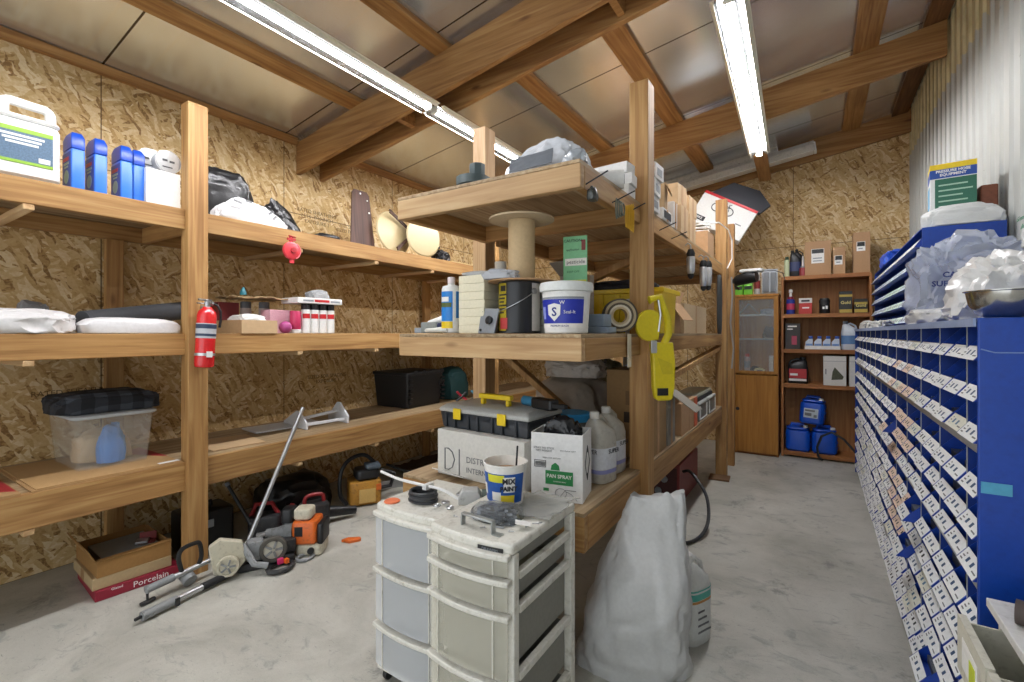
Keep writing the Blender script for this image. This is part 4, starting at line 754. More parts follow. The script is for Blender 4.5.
for k in range(6): solo('grey_tray', 'stacked pale grey tray between paint can and white bucket, %s' % ('lowest', 'second up', 'third up', 'fourth up', 'fifth up', 'topmost')[k], 'tray', MB().rbox(-.07, -.06, 0, .07, .06, .036, .005, .004), GP, (-1.025, 1.975, K2 + .037 * k), 2 * (k % 2), 'stacked grey trays')
t = thing('cable_reel', 'empty tan cable reel standing on the black paint can', 'reel', (-1.15, 1.87, K2 + .2365), 0)
build('flange', MB().lathe([(.0, 0), (.155, 0), (.155, .006), (.03, .006)], 44), CARD, t); build('barrel', MB().lathe([(.062, .0065), (.062, .287)], 32), pm('#c5ab83', .8), t); build('flange', MB().lathe([(.0, .2875), (.152, .2875), (.152, .295), (0, .295)], 44), pm('#c6b292', .8), t)
solo('plastic_bag', 'thin clear bag draped on the lower flange of the cable reel', 'bag', bag((.17, .08, .05), 43, .7, .25, 4, 3), film('#ccd0d6', .6), (-1.19, 1.757, K2 + .2435), 0)
t = thing('bucket', 'white plastic bucket with a blue shield label on the middle island shelf', 'bucket', (-.90, 1.83, K2), 4)
build('bucket_body', MB().lathe([(.088, 0), (.092, .004), (.103, .17), (.103, .176)], 40), WHITE, t); build('lid', MB().lathe([(.104, .1765), (.114, .178), (.116, .198), (.112, .214), (.1, .217), (.098, .212), (0, .212)], 40), pm('#dfe2e0', .4), t)
def cone_lab(z0, z1, a0, a1, e, n=16):
    return MB().loft([[((.0915 + .012 * z / .17 + e) * math.cos(rad(a0 + (a1 - a0) * i / n)), (.0915 + .012 * z / .17 + e) * math.sin(rad(a0 + (a1 - a0) * i / n)), z) for i in range(n + 1)] for z in (z0, z1)], False, False)
build('label', cone_lab(.042, .142, 205, 338, .0008), pm('#2333a8', .4), t); build('label_band', cone_lab(.022, .041, 205, 338, .0008), PAPER, t); build('label_print', cone_lab(.143, .152, 205, 338, .0008), GREYP, t); build('label_print', cone_lab(.06, .112, 216, 233, .0016), pm('#8f9be0', .5), t)
sh = MB().prism([(-.028, .03), (0, .037), (.028, .03), (.026, -.01), (.0, -.037), (-.026, -.01)], 0, .002, Matrix.Translation((-.012, -.0995, .088)) @ Matrix.Rotation(rad(92), 4, 'X')); build('shield', sh, PAPER, t, 0, 0)
text(t, 'S', .05, (-.012, -.1022, .088), (92, 0, 0), pm('#1c2a7c', .5), bold=.001); text(t, 'W', .022, (.022, -.1, .127), (92, 0, 12), PAPER); text(t, 'Seal-It', .02, (.052, -.0925, .088), (90, 0, 30), PAPER); text(t, 'PREMIUM SEALER', .0105, (.01, -.096, .031), (90, 0, 2), pm('#1c2a7c', .5))
t = thing('yard_sign', 'small green yard warning sign on wire legs behind the white bucket', 'sign', (-.975, 2.08, K2), 8, rx=0)
build('panel', MB().bb(-.06, -.002, .225, .06, .002, .47), pm('#7cc08a', .5), t, .001, 0); build('leg', MB().cyl((-.05, .004, 0), (-.05, .004, .25), .003, 6), STEEL, t); build('leg', MB().cyl((.03, .004, 0), (.03, .004, .25), .003, 6), STEEL, t)
sticker(t, .108, .035, (.004, -.0022, .345), pm('#e8e6da', .5), 'white_band'); sticker(t, .112, .03, (0, -.0022, .243), pm('#d4cf3c', .5), 'yellow_band'); sticker(t, .02, .05, (.042, -.0022, .425), pm('#7f2f25', .5), 'warning_mark')
text(t, 'CAUTION', .02, (-.012, -.0036, .448), (90, 0, 0), INK); text(t, 'pesticide', .026, (.004, -.0036, .345), (90, 0, 0), INK); text(t, 'application', .015, (-.012, -.0024, .405), (90, 0, 0), INK); text(t, 'KEEP OFF', .015, (-.01, -.0024, .298), (90, 0, 0), pm('#2a6a3a', .5))
t = thing('parts_tray', 'blue grey plastic tray block right of the white bucket', 'tray', (-.845, 2.09, K2), 0); 
BG = pm('#7d8c9c', .5)
build('tray_base', MB().rbox(-.06, -.055, 0, .055, .055, .03, .006, .004), BG, t); build('tray_body', MB().rbox(-.055, -.045, .0305, .03, .055, .09, .006, .004), BG, t)
t = thing('webbing_roll', 'roll of cream and brown strapping hanging over the shelf edge by the post', 'roll', (-.83, 2.29, K2 + .088), 30)
for k, (r0, r1, c) in enumerate(((.035, .045, '#c9b48f'), (.0455, .055, '#e0d6c0'), (.0555, .066, '#5f5546'), (.0665, .078, '#b9a888'), (.0785, .086, '#4f473c'))):
    build('wrap', MB().lathe([(r0, -.03 + .003 * k), (r1, -.03 + .003 * k), (r1, .03), (r0, .03), (r0, -.03 + .003 * k)], 36, rx=rad(90), cap=False), pm(c, .8), t)
solo('webbing_strap', 'cream strap end hanging down the island shelf board beside the yellow tool', 'strap', MB().loft([[(-.0, y, z), (.004, y, z), (.004, y + .045, z), (0, y + .045, z)] for y, z in ((0, .16), (0, .1), (.002, .05), (.0, 0))]), pm('#dcd0b8', .7), (-.757, 2.2, 1.235), 0, smooth=0)
t = thing('plastic_crate', 'yellow plastic crate at the back of the middle island shelf', 'crate', (-.99, 2.88, K2), 0)
build('crate_body', shell(.5, .34, .26, 1.04, .006, .03), YEL, t); build('rim', MB().loft([[(sx * a, sy * b, z) for sx, sy in ((-1, -1), (1, -1), (1, 1), (-1, 1))] for a, b, z in ((.266, .186, .235), (.275, .195, .235), (.275, .195, .262), (.266, .186, .262), (.266, .186, .235))], False), YEL, t, .003, 0)
for x in (-.2, -.1, .0, .1, .2): build('rib', MB().bb(x - .012, -.188, .02, x + .012, -.172, .234), YEL, t, .003)
solo('work_coat', 'dark rumpled cloth lying over the yellow crate', 'cloth', bag((.42, .3, .07), 44, .6, .2, 4), pm('#34353b', .8), (-1.02, 2.88, K2 + .264), 0)
t = bx('open tan carton tipped behind the paint can on the middle island shelf', (-1.36, 2.36, K2), 25, .24, .24, .26, CARD, [('s', -30, .16), ('e', -50, .14)], 'cartons on the middle island shelf'); 
solo('paper_roll', 'white rolled paper standing in front of the left island post', 'roll', MB().lathe([(.035, 0), (.035, .42), (.028, .42), (.028, .38)], 20), pm('#e6e2d8', .6), (-1.56, 2.3, K2))
bx('grey cardboard sheet carton near the tipped carton on the middle shelf', (-1.04, 2.24, K2), -12, .13, .12, .3, pm('#a99f92', .8), [('s', 35, .1)], 'cartons on the middle island shelf')
t = thing('carton', 'open tan carton just beyond the front post on the middle island shelf', 'box', (-.90, 3.22, K2), 0); carton(t, .23, .3, .2, CARD, [('e', -55, .14), ('n', 40, .14)], .005, True)
t = thing('caster_wheel', 'black caster wheel lying in front of the open tan carton', 'caster', (-.748, 2.79, K2 + .0), 70); wheel(t, (0, 0, .045), .044, .02, BLACK, STEEL)
t.location = (-.80, 3.03, K2)
bx('large plain tan carton at the far end of the middle island shelf', (-.93, 3.87, K2), 0, .3, .8, .215, pm('#c6ac88', .85), None, 'cartons on the middle island shelf')
bx('white carton with blue print in the shade under the middle island shelf', (-1.25, 4.1, K3), 0, .3, .3, .5, WB, None, 'cartons in the shade of the bottom island shelf')
t = thing('paint_can', 'white paint tin beyond the front post behind the yellow tool', 'paint can', (-.90, 2.70, K2 + .0), 0); build('can_body', MB().lathe([(.05, 0), (.052, .003), (.052, .19), (.05, .193)], 26), WHITE, t); build('label', part_cyl(.0526, .03, .16, 200, 330), GREYP, t); t.location = (-.86, 2.62, K2)
# yellow tool on the post
YT = pm('#d9c51c', .4)
t = thing('hand_tool', 'yellow plastic hand tool hanging on the front island post', 'hand tool', (-.712, 2.475, 1.27), 90)
t.location = (-.665, 2.383, 1.30); t.rotation_euler[2] = rad(38); t.scale = (.95, 1, 1.06)
M90 = Matrix.Rotation(rad(90), 4, 'X')
disc = [(-.045 + .075 * math.cos(rad(a)), .13 + .075 * math.sin(rad(a))) for a in range(60, 301, 15)]
build('grip_frame', MB().tube([(-.045, 0, .25), (.01, 0, .265), (.055, 0, .16), (.06, 0, .09), (.03, 0, .03)], .02, 10), YT, t); build('cam_disc', MB().prism(disc + [(.0, .06), (.02, .16)], -.014, .014, M90), YT, t, .004)
build('tail', MB().loft([[(cx + sx * w, sy * .02, z) for sx, sy in ((-1, -1), (1, -1), (1, 1), (-1, 1))] for cx, w, z in ((.02, .06, .05), (.03, .062, -.05), (.03, .058, -.16), (.03, .048, -.215), (.03, .03, -.225))]), YT, t, .008); build('slot', MB().rbox(-.01, -.0215, -.20, .05, -.0202, -.165, .01, .0002), BLACK, t); build('clip', MB().bb(-.045, -.025, .0, -.012, -.018, .06), ALU, t, .003); build('recess', MB().prism([(-.01, -.02), (.07, -.05), (.075, -.1), (.02, -.1)], .0203, .0212, M90), pm('#c9b61a', .5), t, 0, 0)
build('blade', MB().tube([(.0, -.012, .25), (.012, -.012, .18), (.0, -.012, .1)], .006, 6), STEEL, t)

# ------------------------------------------------------------------ centre island, bottom level (deck at .687)
t = thing('carton', 'white carton printed DISTRIBUTION on the bottom island shelf', 'box', (-1.345, 1.985, K3), -3)
DW = pm('#d6d4cd', .7); carton(t, .535, .36, .225, DW); build('loose_flap', MB().loft([[(x, y, z), (x, y + .004, z + .003), ] for x, y, z in ()] ) if 0 else MB().box((-.15, -.205, .02), (.24, .06, .004), rx=rad(-22), rz=rad(-8)), DW, t, 0, 0)
lg = MB().tube([(-.215, -.182, .03), (-.215, -.182, .135), (-.19, -.182, .135), (-.165, -.182, .12), (-.15, -.182, .085), (-.165, -.182, .045), (-.19, -.182, .03)], .003, 5, True).bb(-.122, -.183, .01, -.116, -.1805, .14); build('logo', lg, INKG, t, 0, 30)
text(t, 'DISTRIBUTION', .042, (-.075, -.1812, .095), (90, 0, 0), INKG, ax='LEFT'); text(t, 'INTERNATIONAL', .036, (-.075, -.1812, .045), (90, 0, 0), INKG, ax='LEFT')
t = thing('tool_organizer', 'black tool organizer with clear lid and yellow latches on the white carton', 'tool organizer', (-1.36, 2.0, K3 + .227), -3)
OB = pm('#2b3036', .45)
build('organizer_body', MB().loft([[(sx * a, sy * b, z) for sx, sy in ((-1, -1), (1, -1), (1, 1), (-1, 1))] for a, b, z in ((.265, .14, 0), (.275, .15, .075), (.275, .15, .08))]), OB, t, .006); build('lid', MB().loft([[(sx * a, sy * b, z) for sx, sy in ((-1, -1), (1, -1), (1, 1), (-1, 1))] for a, b, z in ((.28, .155, .081), (.28, .155, .1), (.255, .125, .118))]), pm('#b9bab6', .4, var=.25, scale=40), t, .006)
for x in (-.24, -.18, -.09, -.03, .06, .12, .2): build('rib', MB().bb(x, -.156, .004, x + .012, -.145, .075), OB, t, .002)
for x in (-.15, .13): build('latch', MB().bb(x - .025, -.165, .05, x + .025, -.157, .105), YEL, t, .003)
build('handle', MB().bb(-.09, -.05, .12, -.07, -.02, .15).bb(.07, -.05, .12, .09, -.02, .15).bb(-.1, -.052, .15, .1, -.018, .175), YEL, t, .005)
t = thing('electric_shear', 'blue and black hand tool lying on the clear organizer lid', 'hand tool', (-1.14, 2.0, K3 + .374), -20); build('grip', MB().cyl((-.1, 0, 0), (-.02, 0, 0), .024, 14), pm('#3a7fa3', .45), t); build('tool_body', MB().rbox(-.02, -.03, -.025, .13, .03, .025, .015, .008), BLACK, t); build('jaw', MB().box((.16, .0, .0), (.07, .03, .02), rz=.2), BLACKM, t, .003); t.location.z = K3 + .227 + .147
# paint pail stands on the nearer drawer cart
t = thing('carton', 'white PAN SPRAY carton with an open top on the island corner', 'box', (-.943, 1.875, K3), 12)
carton(t, .225, .185, .285, pm('#ebebea', .6), None, .004, True)
sticker(t, .12, .058, (.012, -.0936, .098), GREEN, 'green_label'); text(t, 'PAN SPRAY', .0215, (.012, -.0952, .104), (90, 0, 0), PAPER, bold=.0004); text(t, 'COOKING SPRAY', .007, (.015, -.0952, .082), (90, 0, 0), PAPER)
text(t, 'SPRAY NO STICK\nNET WEIGHT', .012, (-.055, -.094, .215), (90, 0, 0), INKG); text(t, 'KEEP COOL AND DRY', .008, (-.02, -.094, .18), (90, 0, 0), INKG); text(t, 'store below 120 F', .009, (.05, -.094, .215), (90, 0, 0), INKG)
dm = MB().tube([(.04, -.0945, .045), (.065, -.0945, .035), (.09, -.0945, .01)], .0012, 4).tube([(.01, -.0945, .012), (.04, -.0945, .05), (.085, -.0945, .05)], .0012, 4).tube([(.02 + .025 * math.cos(a * .6283), -.0945, .035 + .02 * math.sin(a * .6283)) for a in range(10)], .0012, 4, True); build('pan_drawing', dm, INKG, t)
bc = MB().bb(-.098, -.0942, .138, -.046, -.0932, .14).bb(-.098, -.0942, .166, -.046, -.0932, .168).bb(-.098, -.0942, .138, -.096, -.0932, .168).bb(-.048, -.0942, .138, -.046, -.0932, .168)
for i in range(12): bc.bb(-.092 + i * .0036, -.0942, .143, -.0905 + i * .0036, -.0932, .162)
build('barcode', bc, INK, t, 0, 0); build('tree_mark', MB().prism([(-.02, 0), (.02, 0), (.016, .02), (0, .032), (-.016, .02)], .0935, .0945, Matrix.Translation((-.005, 0, .13)) @ M90), GREEN, t, 0, 0); sticker(t, .024, .012, (-.045, -.0936, .045), GREEN, 'label')
dmd = MB()
for s in (-1, 1): dmd.prism([(0, .075 * s), (.014, .045 * s), (-.014, .045 * s)], .1130, .1138, Matrix.Translation((0, 0, .15)) @ Matrix.Rotation(rad(90), 4, 'Z') @ M90)
for s in (-1, 1): dmd.tube([(.1136, 0, .15 + .075 * s), (.1136, .045, .15), ], .0015, 4).tube([(.1136, 0, .15 + .075 * s), (.1136, -.045, .15)], .0015, 4)
build('hazard_diamond', dmd, INK, t, 0, 0)
solo('trash_bag', 'black trash bag stuffed in the PAN SPRAY carton', 'bag', bag((.178, .142, .34), 54, .65, .22, 5, 3.2, 1), pm('#1c1c1f', .22, bump=.3), (-.943, 1.877, K3 + .0045), 12)
t = thing('plastic_jar', 'clear wide jar with a bright blue lid behind the PAN SPRAY carton', 'jar', (-1.09, 2.29, K3), 0)
build('jar_body', MB().lathe([(.085, 0), (.095, .008), (.095, .235), (.088, .25)], 36), film('#a9adab', .4, .2, 0), t); build('lid', MB().lathe([(.098, .2505), (.1, .255), (.1, .285), (.092, .292), (0, .292)], 36), pm('#2a8fcb', .35), t); build('contents', MB().lathe([(.088, .01), (.088, .19)], 28), pm('#8f8f88', .7), t)
JUGM = pm('#b9b5aa', .35, dirt='#8c877a'); LAB = pm('#d9dce2', .5, var=.15); PURP = pm('#8c8fc4', .5)
for i, (x, y, rz, lab) in enumerate(((-.885, 2.16, 75, 'grey one gallon jug with paper label, nearer of two by the island post'), (-.900, 2.34, 80, 'grey one gallon jug with paper label, farther of two by the island post'))):
    t = jug4('plastic_jug', lab, (x, y, K3), rz, .15, .14, .335, JUGM, pm('#d8d6cf', .5), 'grey gallon jugs', None, ((.2, .5, LAB), (.14, .195, PURP)))
    text(t, 'SUPER', .03, (.02, -.0725, .15), (90, 0, 0), INK); text(t, 'SUPER', .028, (-.078, -.01, .15), (90, 0, -90), INK)
bx('big brown printed carton standing behind the gallon jugs', (-.905, 2.81, K3), 0, .25, .36, .5, pm('#97784f', .85), None, 'cartons on the bottom island shelf'); t = bpy.data.objects[[o.name for o in bpy.data.objects if o.get('label') == 'big brown printed carton standing behind the gallon jugs'][0]]
build('print', MB().bb(-.02, -.1825, .2, .1, -.1805, .26), pm('#3a2c1e', .7), t, 0, 0); build('print', MB().bb(-.01, -.1825, .3, .09, -.1805, .38), pm('#7d6242', .8), t, 0, 0)
bx('grey brown upright carton just beyond the front island post', (-.90, 3.12, K3), 0, .24, .18, .34, pm('#8f8a80', .8), [('e', -35, .2)], 'cartons on the bottom island shelf')
t = bx('tan carton with an orange printed corner on the bottom island shelf', (-.90, 3.62, K3), 0, .25, .5, .22, CARD, None, 'cartons on the bottom island shelf'); build('orange_corner', MB().bb(.127, .14, .0, .129, .249, .22), pm('#cf5b2a', .5), t, 0, 0); build('vent_slot', MB().bb(-.08, -.2515, .05, .08, -.2503, .06).bb(-.08, -.2515, .14, .08, -.2503, .15), INK, t, 0, 0)
for i, (y, lab) in enumerate(((4.15, 'clear lidded parts box at the far end of the bottom island shelf, nearer one'), (4.55, 'clear lidded parts box at the far end of the bottom island shelf, farther one'))):
    t = thing('parts_box', lab, 'parts box', (-.88, y, K3), 0, 'clear parts boxes'); build('box_body', MB().rbox(-.1, -.16, 0, .1, .16, .13, .01, .005), pm('#6d6f66', .3, var=.4, scale=40), t); build('lid', MB().rbox(-.103, -.165, .1305, .103, .165, .15, .01, .005), pm('#c9ccc8', .3), t); build('front_frame', MB().bb(.1005, -.15, .01, .104, -.13, .12).bb(.1005, .13, .01, .104, .15, .12).bb(.1005, -.13, .01, .104, .13, .02), PAPER, t, 0, 0)
t = thing('cassette_tray', 'long dark tray of clear cassettes lying on the far parts boxes', 'tray', (-.9, 4.32, K3 + .151), 0); build('tray_base', MB().bb(-.1, -.4, 0, .1, .35, .03), BLACKM, t, .003); build('cover', MB().rbox(-.095, -.38, .031, .095, .33, .06, .01, .005), film('#c3c7b8', .6), t)
# big clear bag, blurred shade objects behind
solo('plastic_bag', 'large milky plastic bag filling the back of the bottom island shelf', 'bag', bag((.62, .6, .42), 57, .75, .12, 5, 1.6, .6, .8), pm('#b3a99b', .45, bump=.1), (-1.40, 2.98, K3), 0)
solo('plastic_bag', 'crumpled pale plastic bag heaped on top of the large milky bag', 'bag', bag((.42, .3, .15), 58, .8, .2, 5, 2), pm('#c9c2b8', .35, bump=.1), (-1.36, 2.9, K3 + .421), 0)
t = thing('tool_bag', 'cluttered pale tool bag behind the island left post', 'bag', (-1.50, 3.75, K3), 0); build('bag_body', bag((.34, .4, .5), 59, .5, .1, 4), pm('#8c8a72', .7, var=.6, scale=18), t, 0, 40); build('handle', MB().tube([(-.08, -.15, .47), (-.08, -.15, .58), (.08, -.15, .58), (.08, -.15, .47)], .012), BLACK, t)
# welder and hose under the island
t = thing('red_toolbox', 'dark red metal machine box on the floor under the island', 'machine', (-1.06, 4.28, .002), 0)
RB = pm('#7c2a26', .5, dirt='#4f2420')
build('case', MB().bb(-.17, -.35, 0, .14, .35, .33), RB, t, .006); build('front_panel', MB().bb(-.15, -.355, .02, .12, -.3505, .30), pm('#4e1f1c', .5), t, .002); build('handle', MB().tube([(-.02, -.2, .33), (-.02, -.2, .38), (-.02, .2, .38), (-.02, .2, .33)], .016, 8), RB, t)
for x, z in ((-.08, .2), (.02, .2), (-.03, .1)): build('dial', MB().lathe([(.028, 0), (.024, .02)], 16, (x, -.3555, z), rx=rad(90)), GREYP, t)
solo('welding_cable', 'thick black cable curling out from under the island onto the floor', 'cable', MB().tube(cr([(-.08, -.02, .30), (-.03, -.05, .32), (.03, -.12, .3), (.13, -.22, .2), (.17, -.38, .08), (.14, -.55, .018), (.05, -.72, .016), (-.1, -.86, .016), (-.25, -.84, .016), (-.33, -.70, .018), (-.25, -.55, .02), (-.14, -.62, .035), (-.15, -.74, .04), (-.28, -.78, .05)]), .012, 10), pm('#26282a', .4), (-.80, 3.90, .0))
solo('floor_board', 'flat dark plank on the floor beside the far island post', 'plank', MB().bb(-.16, -.05, 0, .02, .12, .018), pm('#6d5034', .8), (-.70, 4.86, .0), 4, bev=.002)
solo('waste_bin', 'black bin in the shade under the far end of the island', 'bin', MB().lathe([(.12, 0), (.14, .3), (.13, .3), (.11, .02)], 24), BLACKM, (-1.25, 4.78, 0))

# ------------------------------------------------------------------ drawer carts
CW = pm('#dedcd2', .4, dirt='#a09a88'); CFR = pane_mat('#dcd9c8', .36); CFR2 = pane_mat('#dfe3e7', .4); CTB = pm('#8d8c84', .6); CIN = pm('#a9aaa4', .6)
def cart(label, x0, y0, x1, y1, zt, rows, front, name='drawer_cart'):
    """plastic drawer cart; rows = list of (z0, z1) drawers"""
    w, d = x1 - x0, y1 - y0; t = thing(name, label, 'drawer cart', ((x0 + x1) / 2, (y0 + y1) / 2, 0), 0); a, b = w / 2, d / 2
    bow = lambda x: -.022 * (1 - (x / a) ** 2)
    def bowed(z0, z1, yf, xi=0, yb=None):
        n = 10; out = []
        for z in (z0, z1):
            xs = [-a + xi + (w - 2 * xi) * i / n for i in range(n + 1)]
            out.append([(x, yf + bow(x), z) for x in xs] + [(x, (yb if yb is not None else yf + .006 + bow(x)), z) for x in reversed(xs)])
        return MB().loft(out)
    build('top', bowed(zt - .032, zt, -b, 0, b), CW, t, .008, 30)
    for sx in (-1, 1):
        for sy in (-1, 1):
            p = build('leg_post', MB().bb(*sorted_bb(sx * a, sy * (b if sy > 0 else b - .004), .05, sx * (a - .03), sy * (b - .034), zt - .033)), CW, t, .004)
            c = build('caster', MB().lathe([(.022, -.01), (.024, 0), (.022, .01)], 16, (sx * (a - .03), sy * (b - .035), .024), ry=rad(90)), BLACK, p); build('caster_fork', MB().bb(sx * (a - .03) - .014, sy * (b - .035) - .01, .03, sx * (a - .03) - .0115, sy * (b - .035) + .01, .052), GREYP, p, 0, 0)
    for z0, z1 in rows:
        for sx in (-1, 1): build('side_rail', MB().bb(*sorted_bb(sx * (a - .0), -b + .04, z0 - .012, sx * (a - .022), b - .04, z0 + .012)), CW, t, .003)
        dr = build('drawer', bowed(z0 + .014, z1 - .012, -b - .012, .012), front, t, 0, 30)
        tub = MB(); tub.loft([[(sx * (a - .03), y, z) for sx, y in ((-1, -b + .006), (1, -b + .006), (1, b - .03), (-1, b - .03))] for z in (z0 + .02, z1 - .02)], False); tub.add([(-a + .03, -b + .006, z0 + .02), (a - .03, -b + .006, z0 + .02), (a - .03, b - .03, z0 + .02), (-a + .03, b - .03, z0 + .02)], [(0, 1, 2, 3)])
        build('drawer_tub', tub, CTB, dr, 0, 0)
        build('drawer_pull', bowed(z1 - .013, z1 + .004, -b - .024, .004, -b + .0), CW, dr, .004, 30)
        for x in (-.33, .33): build('drawer_rib', MB().bb(x * w - .002, -b - .0155 + bow(x * w), z0 + .016, x * w + .002, -b - .0125 + bow(x * w), z1 - .014), CW, dr, 0, 0)
    build('base', MB().bb(-a, -b + .002, .052, a, b, .07), CW, t, .004)
    return t
cA = cart('white drawer cart with three large clear drawers, left and lower of two', -1.485, 1.30, -1.115, 1.66, .72, [(.035 + .04, .25), (.255, .47), (.475, .69)], CFR2)
cB = cart('white four drawer cart with dusty clear drawers, nearest the camera', -1.07, 1.165, -.745, 1.59, .775, [(.075, .160), (.160, .363), (.363, .567), (.567, .670), (.670, .745)], CFR)
build('name_plate', MB().box((.09, -.2275, .752), (.085, .004, .017), rz=rad(7)), BLACK, cB, 0, 0); text(cB, 'DRAWERS', .012, (.09, -.2305, .752), (90, 0, 7), GREYP)
for o, (x, y, z, w, d, h, c, lab) in zip(range(3), ((-1.3, 1.5, .29, .16, .1, .1, '#5a3c3c', 'dark red bundle inside the middle drawer of the left cart'), (-1.28, 1.5, .1, .2, .15, .1, '#77746a', 'grey bundle inside the bottom drawer of the left cart'), (-.9, 1.37, .595, .2, .18, .04, '#a8a284', 'yellowish papers inside the upper drawer of the nearer cart'))):
    solo('stored_bundle', lab, 'bundle', bag((w, d, h), 80 + o, .7, .2, 3), pm(c, .7), (x, y, z))
# things on the carts
solo('plastic_disc', 'flat orange disc at the left edge of the left cart', 'disc', MB().lathe([(.03, 0), (.032, .004), (.028, .007), (0, .007)], 24), pm('#ee7f52', .45), (-1.434, 1.335, .72))
t = thing('cable_coil', 'coil of dark grey cable on the left cart', 'cable', (-1.335, 1.41, .7265), 0)
for k in range(6): build('loop', MB().tube([((.062 - .004 * (k % 3)) * math.cos(a * .314), (.05 - .004 * ((k + 1) % 3)) * math.sin(a * .314), .007 * k) for a in range(20)], .0055, 6, True), pm('#3b3d40', .5), t)
t = thing('cable_tie_strip', 'white cable with ties reaching from the coil over the saw', 'cable', (-1.315, 1.43, .775), 0); build('cable', MB().tube(cr([(.13, .02, -.03), (.06, .0, 0), (-.05, -.01, .004), (-.17, -.01, .006), (-.30, .01, .012)]), .006, 6), WHITE, t); build('tie', MB().bb(-.02, -.025, -.008, .0, .02, .012), WHITE, t)
t = thing('wrench', 'ring spanner on the back of the left cart', 'spanner', (-1.19, 1.56, .7255), 20); build('ring', MB().tube([(-.06 + .014 * math.cos(a * .628), .014 * math.sin(a * .628), .002) for a in range(10)], .005, 6, True), STEEL, t); build('shank', MB().bb(-.045, -.005, -.002, .05, .005, .004), STEEL, t, .002)
t = thing('chain_heap', 'heap of small silver fittings beside the cable coil', 'fittings', (-1.215, 1.40, .7205), 0)
for k in range(9): build('fitting', MB().tube([(.03 * math.cos(k * 2.1) + .014 * math.cos(a * .785), .03 * math.sin(k * 2.1) + .012 * math.sin(a * .785), .006 + .004 * (k % 3)) for a in range(8)], .004, 5, True), STEEL, t)
t = thing('steel_clamp', 'grey painted steel clamp head on the left cart', 'clamp', (-1.10, 1.56, .7202), 35); t.location = (-1.165, 1.50, .7202); build('clamp_body', MB().loft([[(sx * a, sy * b, z) for sx, sy in ((-1, -1), (1, -1), (1, 1), (-1, 1))] for a, b, z in ((.045, .035, .0), (.045, .035, .03), (.03, .03, .055))]), pm('#b9bab8', .45, dirt='#77776f'), t, .004); build('jaw', MB().cyl((.047, 0, .03), (.075, 0, .03), .022, 12), pm('#56625c', .5), t)
t = thing('zip_bag', 'clear zip bag of silver hardware on the nearer cart', 'bag', (-.90, 1.31, .7755), 12); build('hardware', bag((.13, .085, .042), 91, .8, .35, 4, 5), pm('#8e9299', .3, .7, var=.5, scale=60), t, 0, 30); build('bag_film', bag((.17, .12, .05), 90, .7, .12, 4, 2.5), film('#d9dcde', .1, .16, .3), t, 0, 40)
t = thing('door_pull', 'galvanised U shaped door handle on the nearer cart', 'handle', (-.905, 1.205, .7755), -3); build('grip', MB().bb(-.065, -.01, .033, .065, .01, .04), pm('#a9adab', .4, .5), t, .002); build('leg', MB().bb(-.065, -.01, .0, -.06, .01, .033), pm('#a9adab', .4, .5), t, .001); build('leg', MB().bb(.06, -.01, .0, .065, .01, .033), pm('#a9adab', .4, .5), t, .001); build('foot_plate', MB().bb(.0655, -.012, 0, .095, .012, .003), pm('#a9adab', .4, .5), t, 0, 0)
solo('plastic_sheet', 'thin clear plastic sheet draped over the back right of the nearer cart', 'plastic sheet', sheet(.2, .24, 95, .012, 16, .002, 5, .05), film('#e6e6e2', .25, .16, .2), (-.84, 1.47, .7755), 6)
t = thing('hang_tag', 'white paper tag with a screw on the nearer cart', 'tag', (-.785, 1.285, .792), 30); build('card', MB().box((0, 0, .001), (.05, .035, .001), ry=.15), PAPER, t, 0, 0); build('screw', MB().cyl((-.06, -.01, -.012), (-.09, .0, -.012), .003, 6).tube([(.03, 0, .0), (.05, -.01, .005), (.06, .01, .0)], .0025, 5), STEEL, t)
for k in range(10): solo('loose_screw', 'small loose screw lying in the dust on the nearer cart', 'screw', MB().lathe([(.0036, -.002), (.0026, 0), (.0016, .0005), (.0016, .013), (.0004, .016)], 8, (0, 0, .0036), ry=rad(90)), STEEL, (-1.03 + .028 * k, 1.24 + .03 * ((k * 7) % 5) - .004 * k, .7755), k * 47, 'loose screws')
t = thing('paint_pail', 'paper mixing pail with blue and yellow MIX PAINT print on the nearer cart', 'pail', (-.958, 1.445, .7755), 0); t.scale = (1.04, 1.04, 1.0)
n = 36; pr = [(.058, 0), (.062, .004), (.076, .148), (.079, .15), (.079, .155), (.074, .155), (.073, .148), (.057, .012), (0, .012)]
build('pail_body', MB().lathe(pr, n, cap=False), pm('#eceae4', .5), t)
def pl_lab(z0, z1, a0, a1, e=.0012): return MB().loft([[((.0617 + .0143 * z / .148 + e) * math.cos(rad(a0 + (a1 - a0) * i / 14)), (.0617 + .0143 * z / .148 + e) * math.sin(rad(a0 + (a1 - a0) * i / 14)), z) for i in range(15)] for z in (z0, z1)], False, False)
build('print_blue', pl_lab(.02, .125, 180, 360, .0008), pm('#1f56a8', .45, var=.2), t)
for a0, a1, z0, z1, c in ((195, 240, .045, .085, '#e9e7e0'), (285, 330, .02, .05, '#e8cf2c'), (250, 300, .095, .122, '#d8d42a'), (262, 290, .03, .06, '#e9e7e0'), (180, 215, .02, .04, '#d04a4a')): build('print_shape', pl_lab(z0, z1, a0, a1, .0016), pm(c, .5), t)
build('print_panel', pl_lab(.06, .115, 298, 330, .0016), PAPER, t)
text(t, 'MIX', .026, (.050, -.0555, .1), (84, 0, 42), INK, bold=.001); text(t, 'PAINT', .021, (.049, -.0545, .074), (84, 0, 42), INK, bold=.001)
build('contents', MB().lathe([(.071, .118), (0, .12)], 26), pm('#b98f62', .8, var=.3, scale=60), t); build('stir_stick', MB().cyl((.03, .02, .1), (.05, .0, .215), .0035, 8), INK, t)
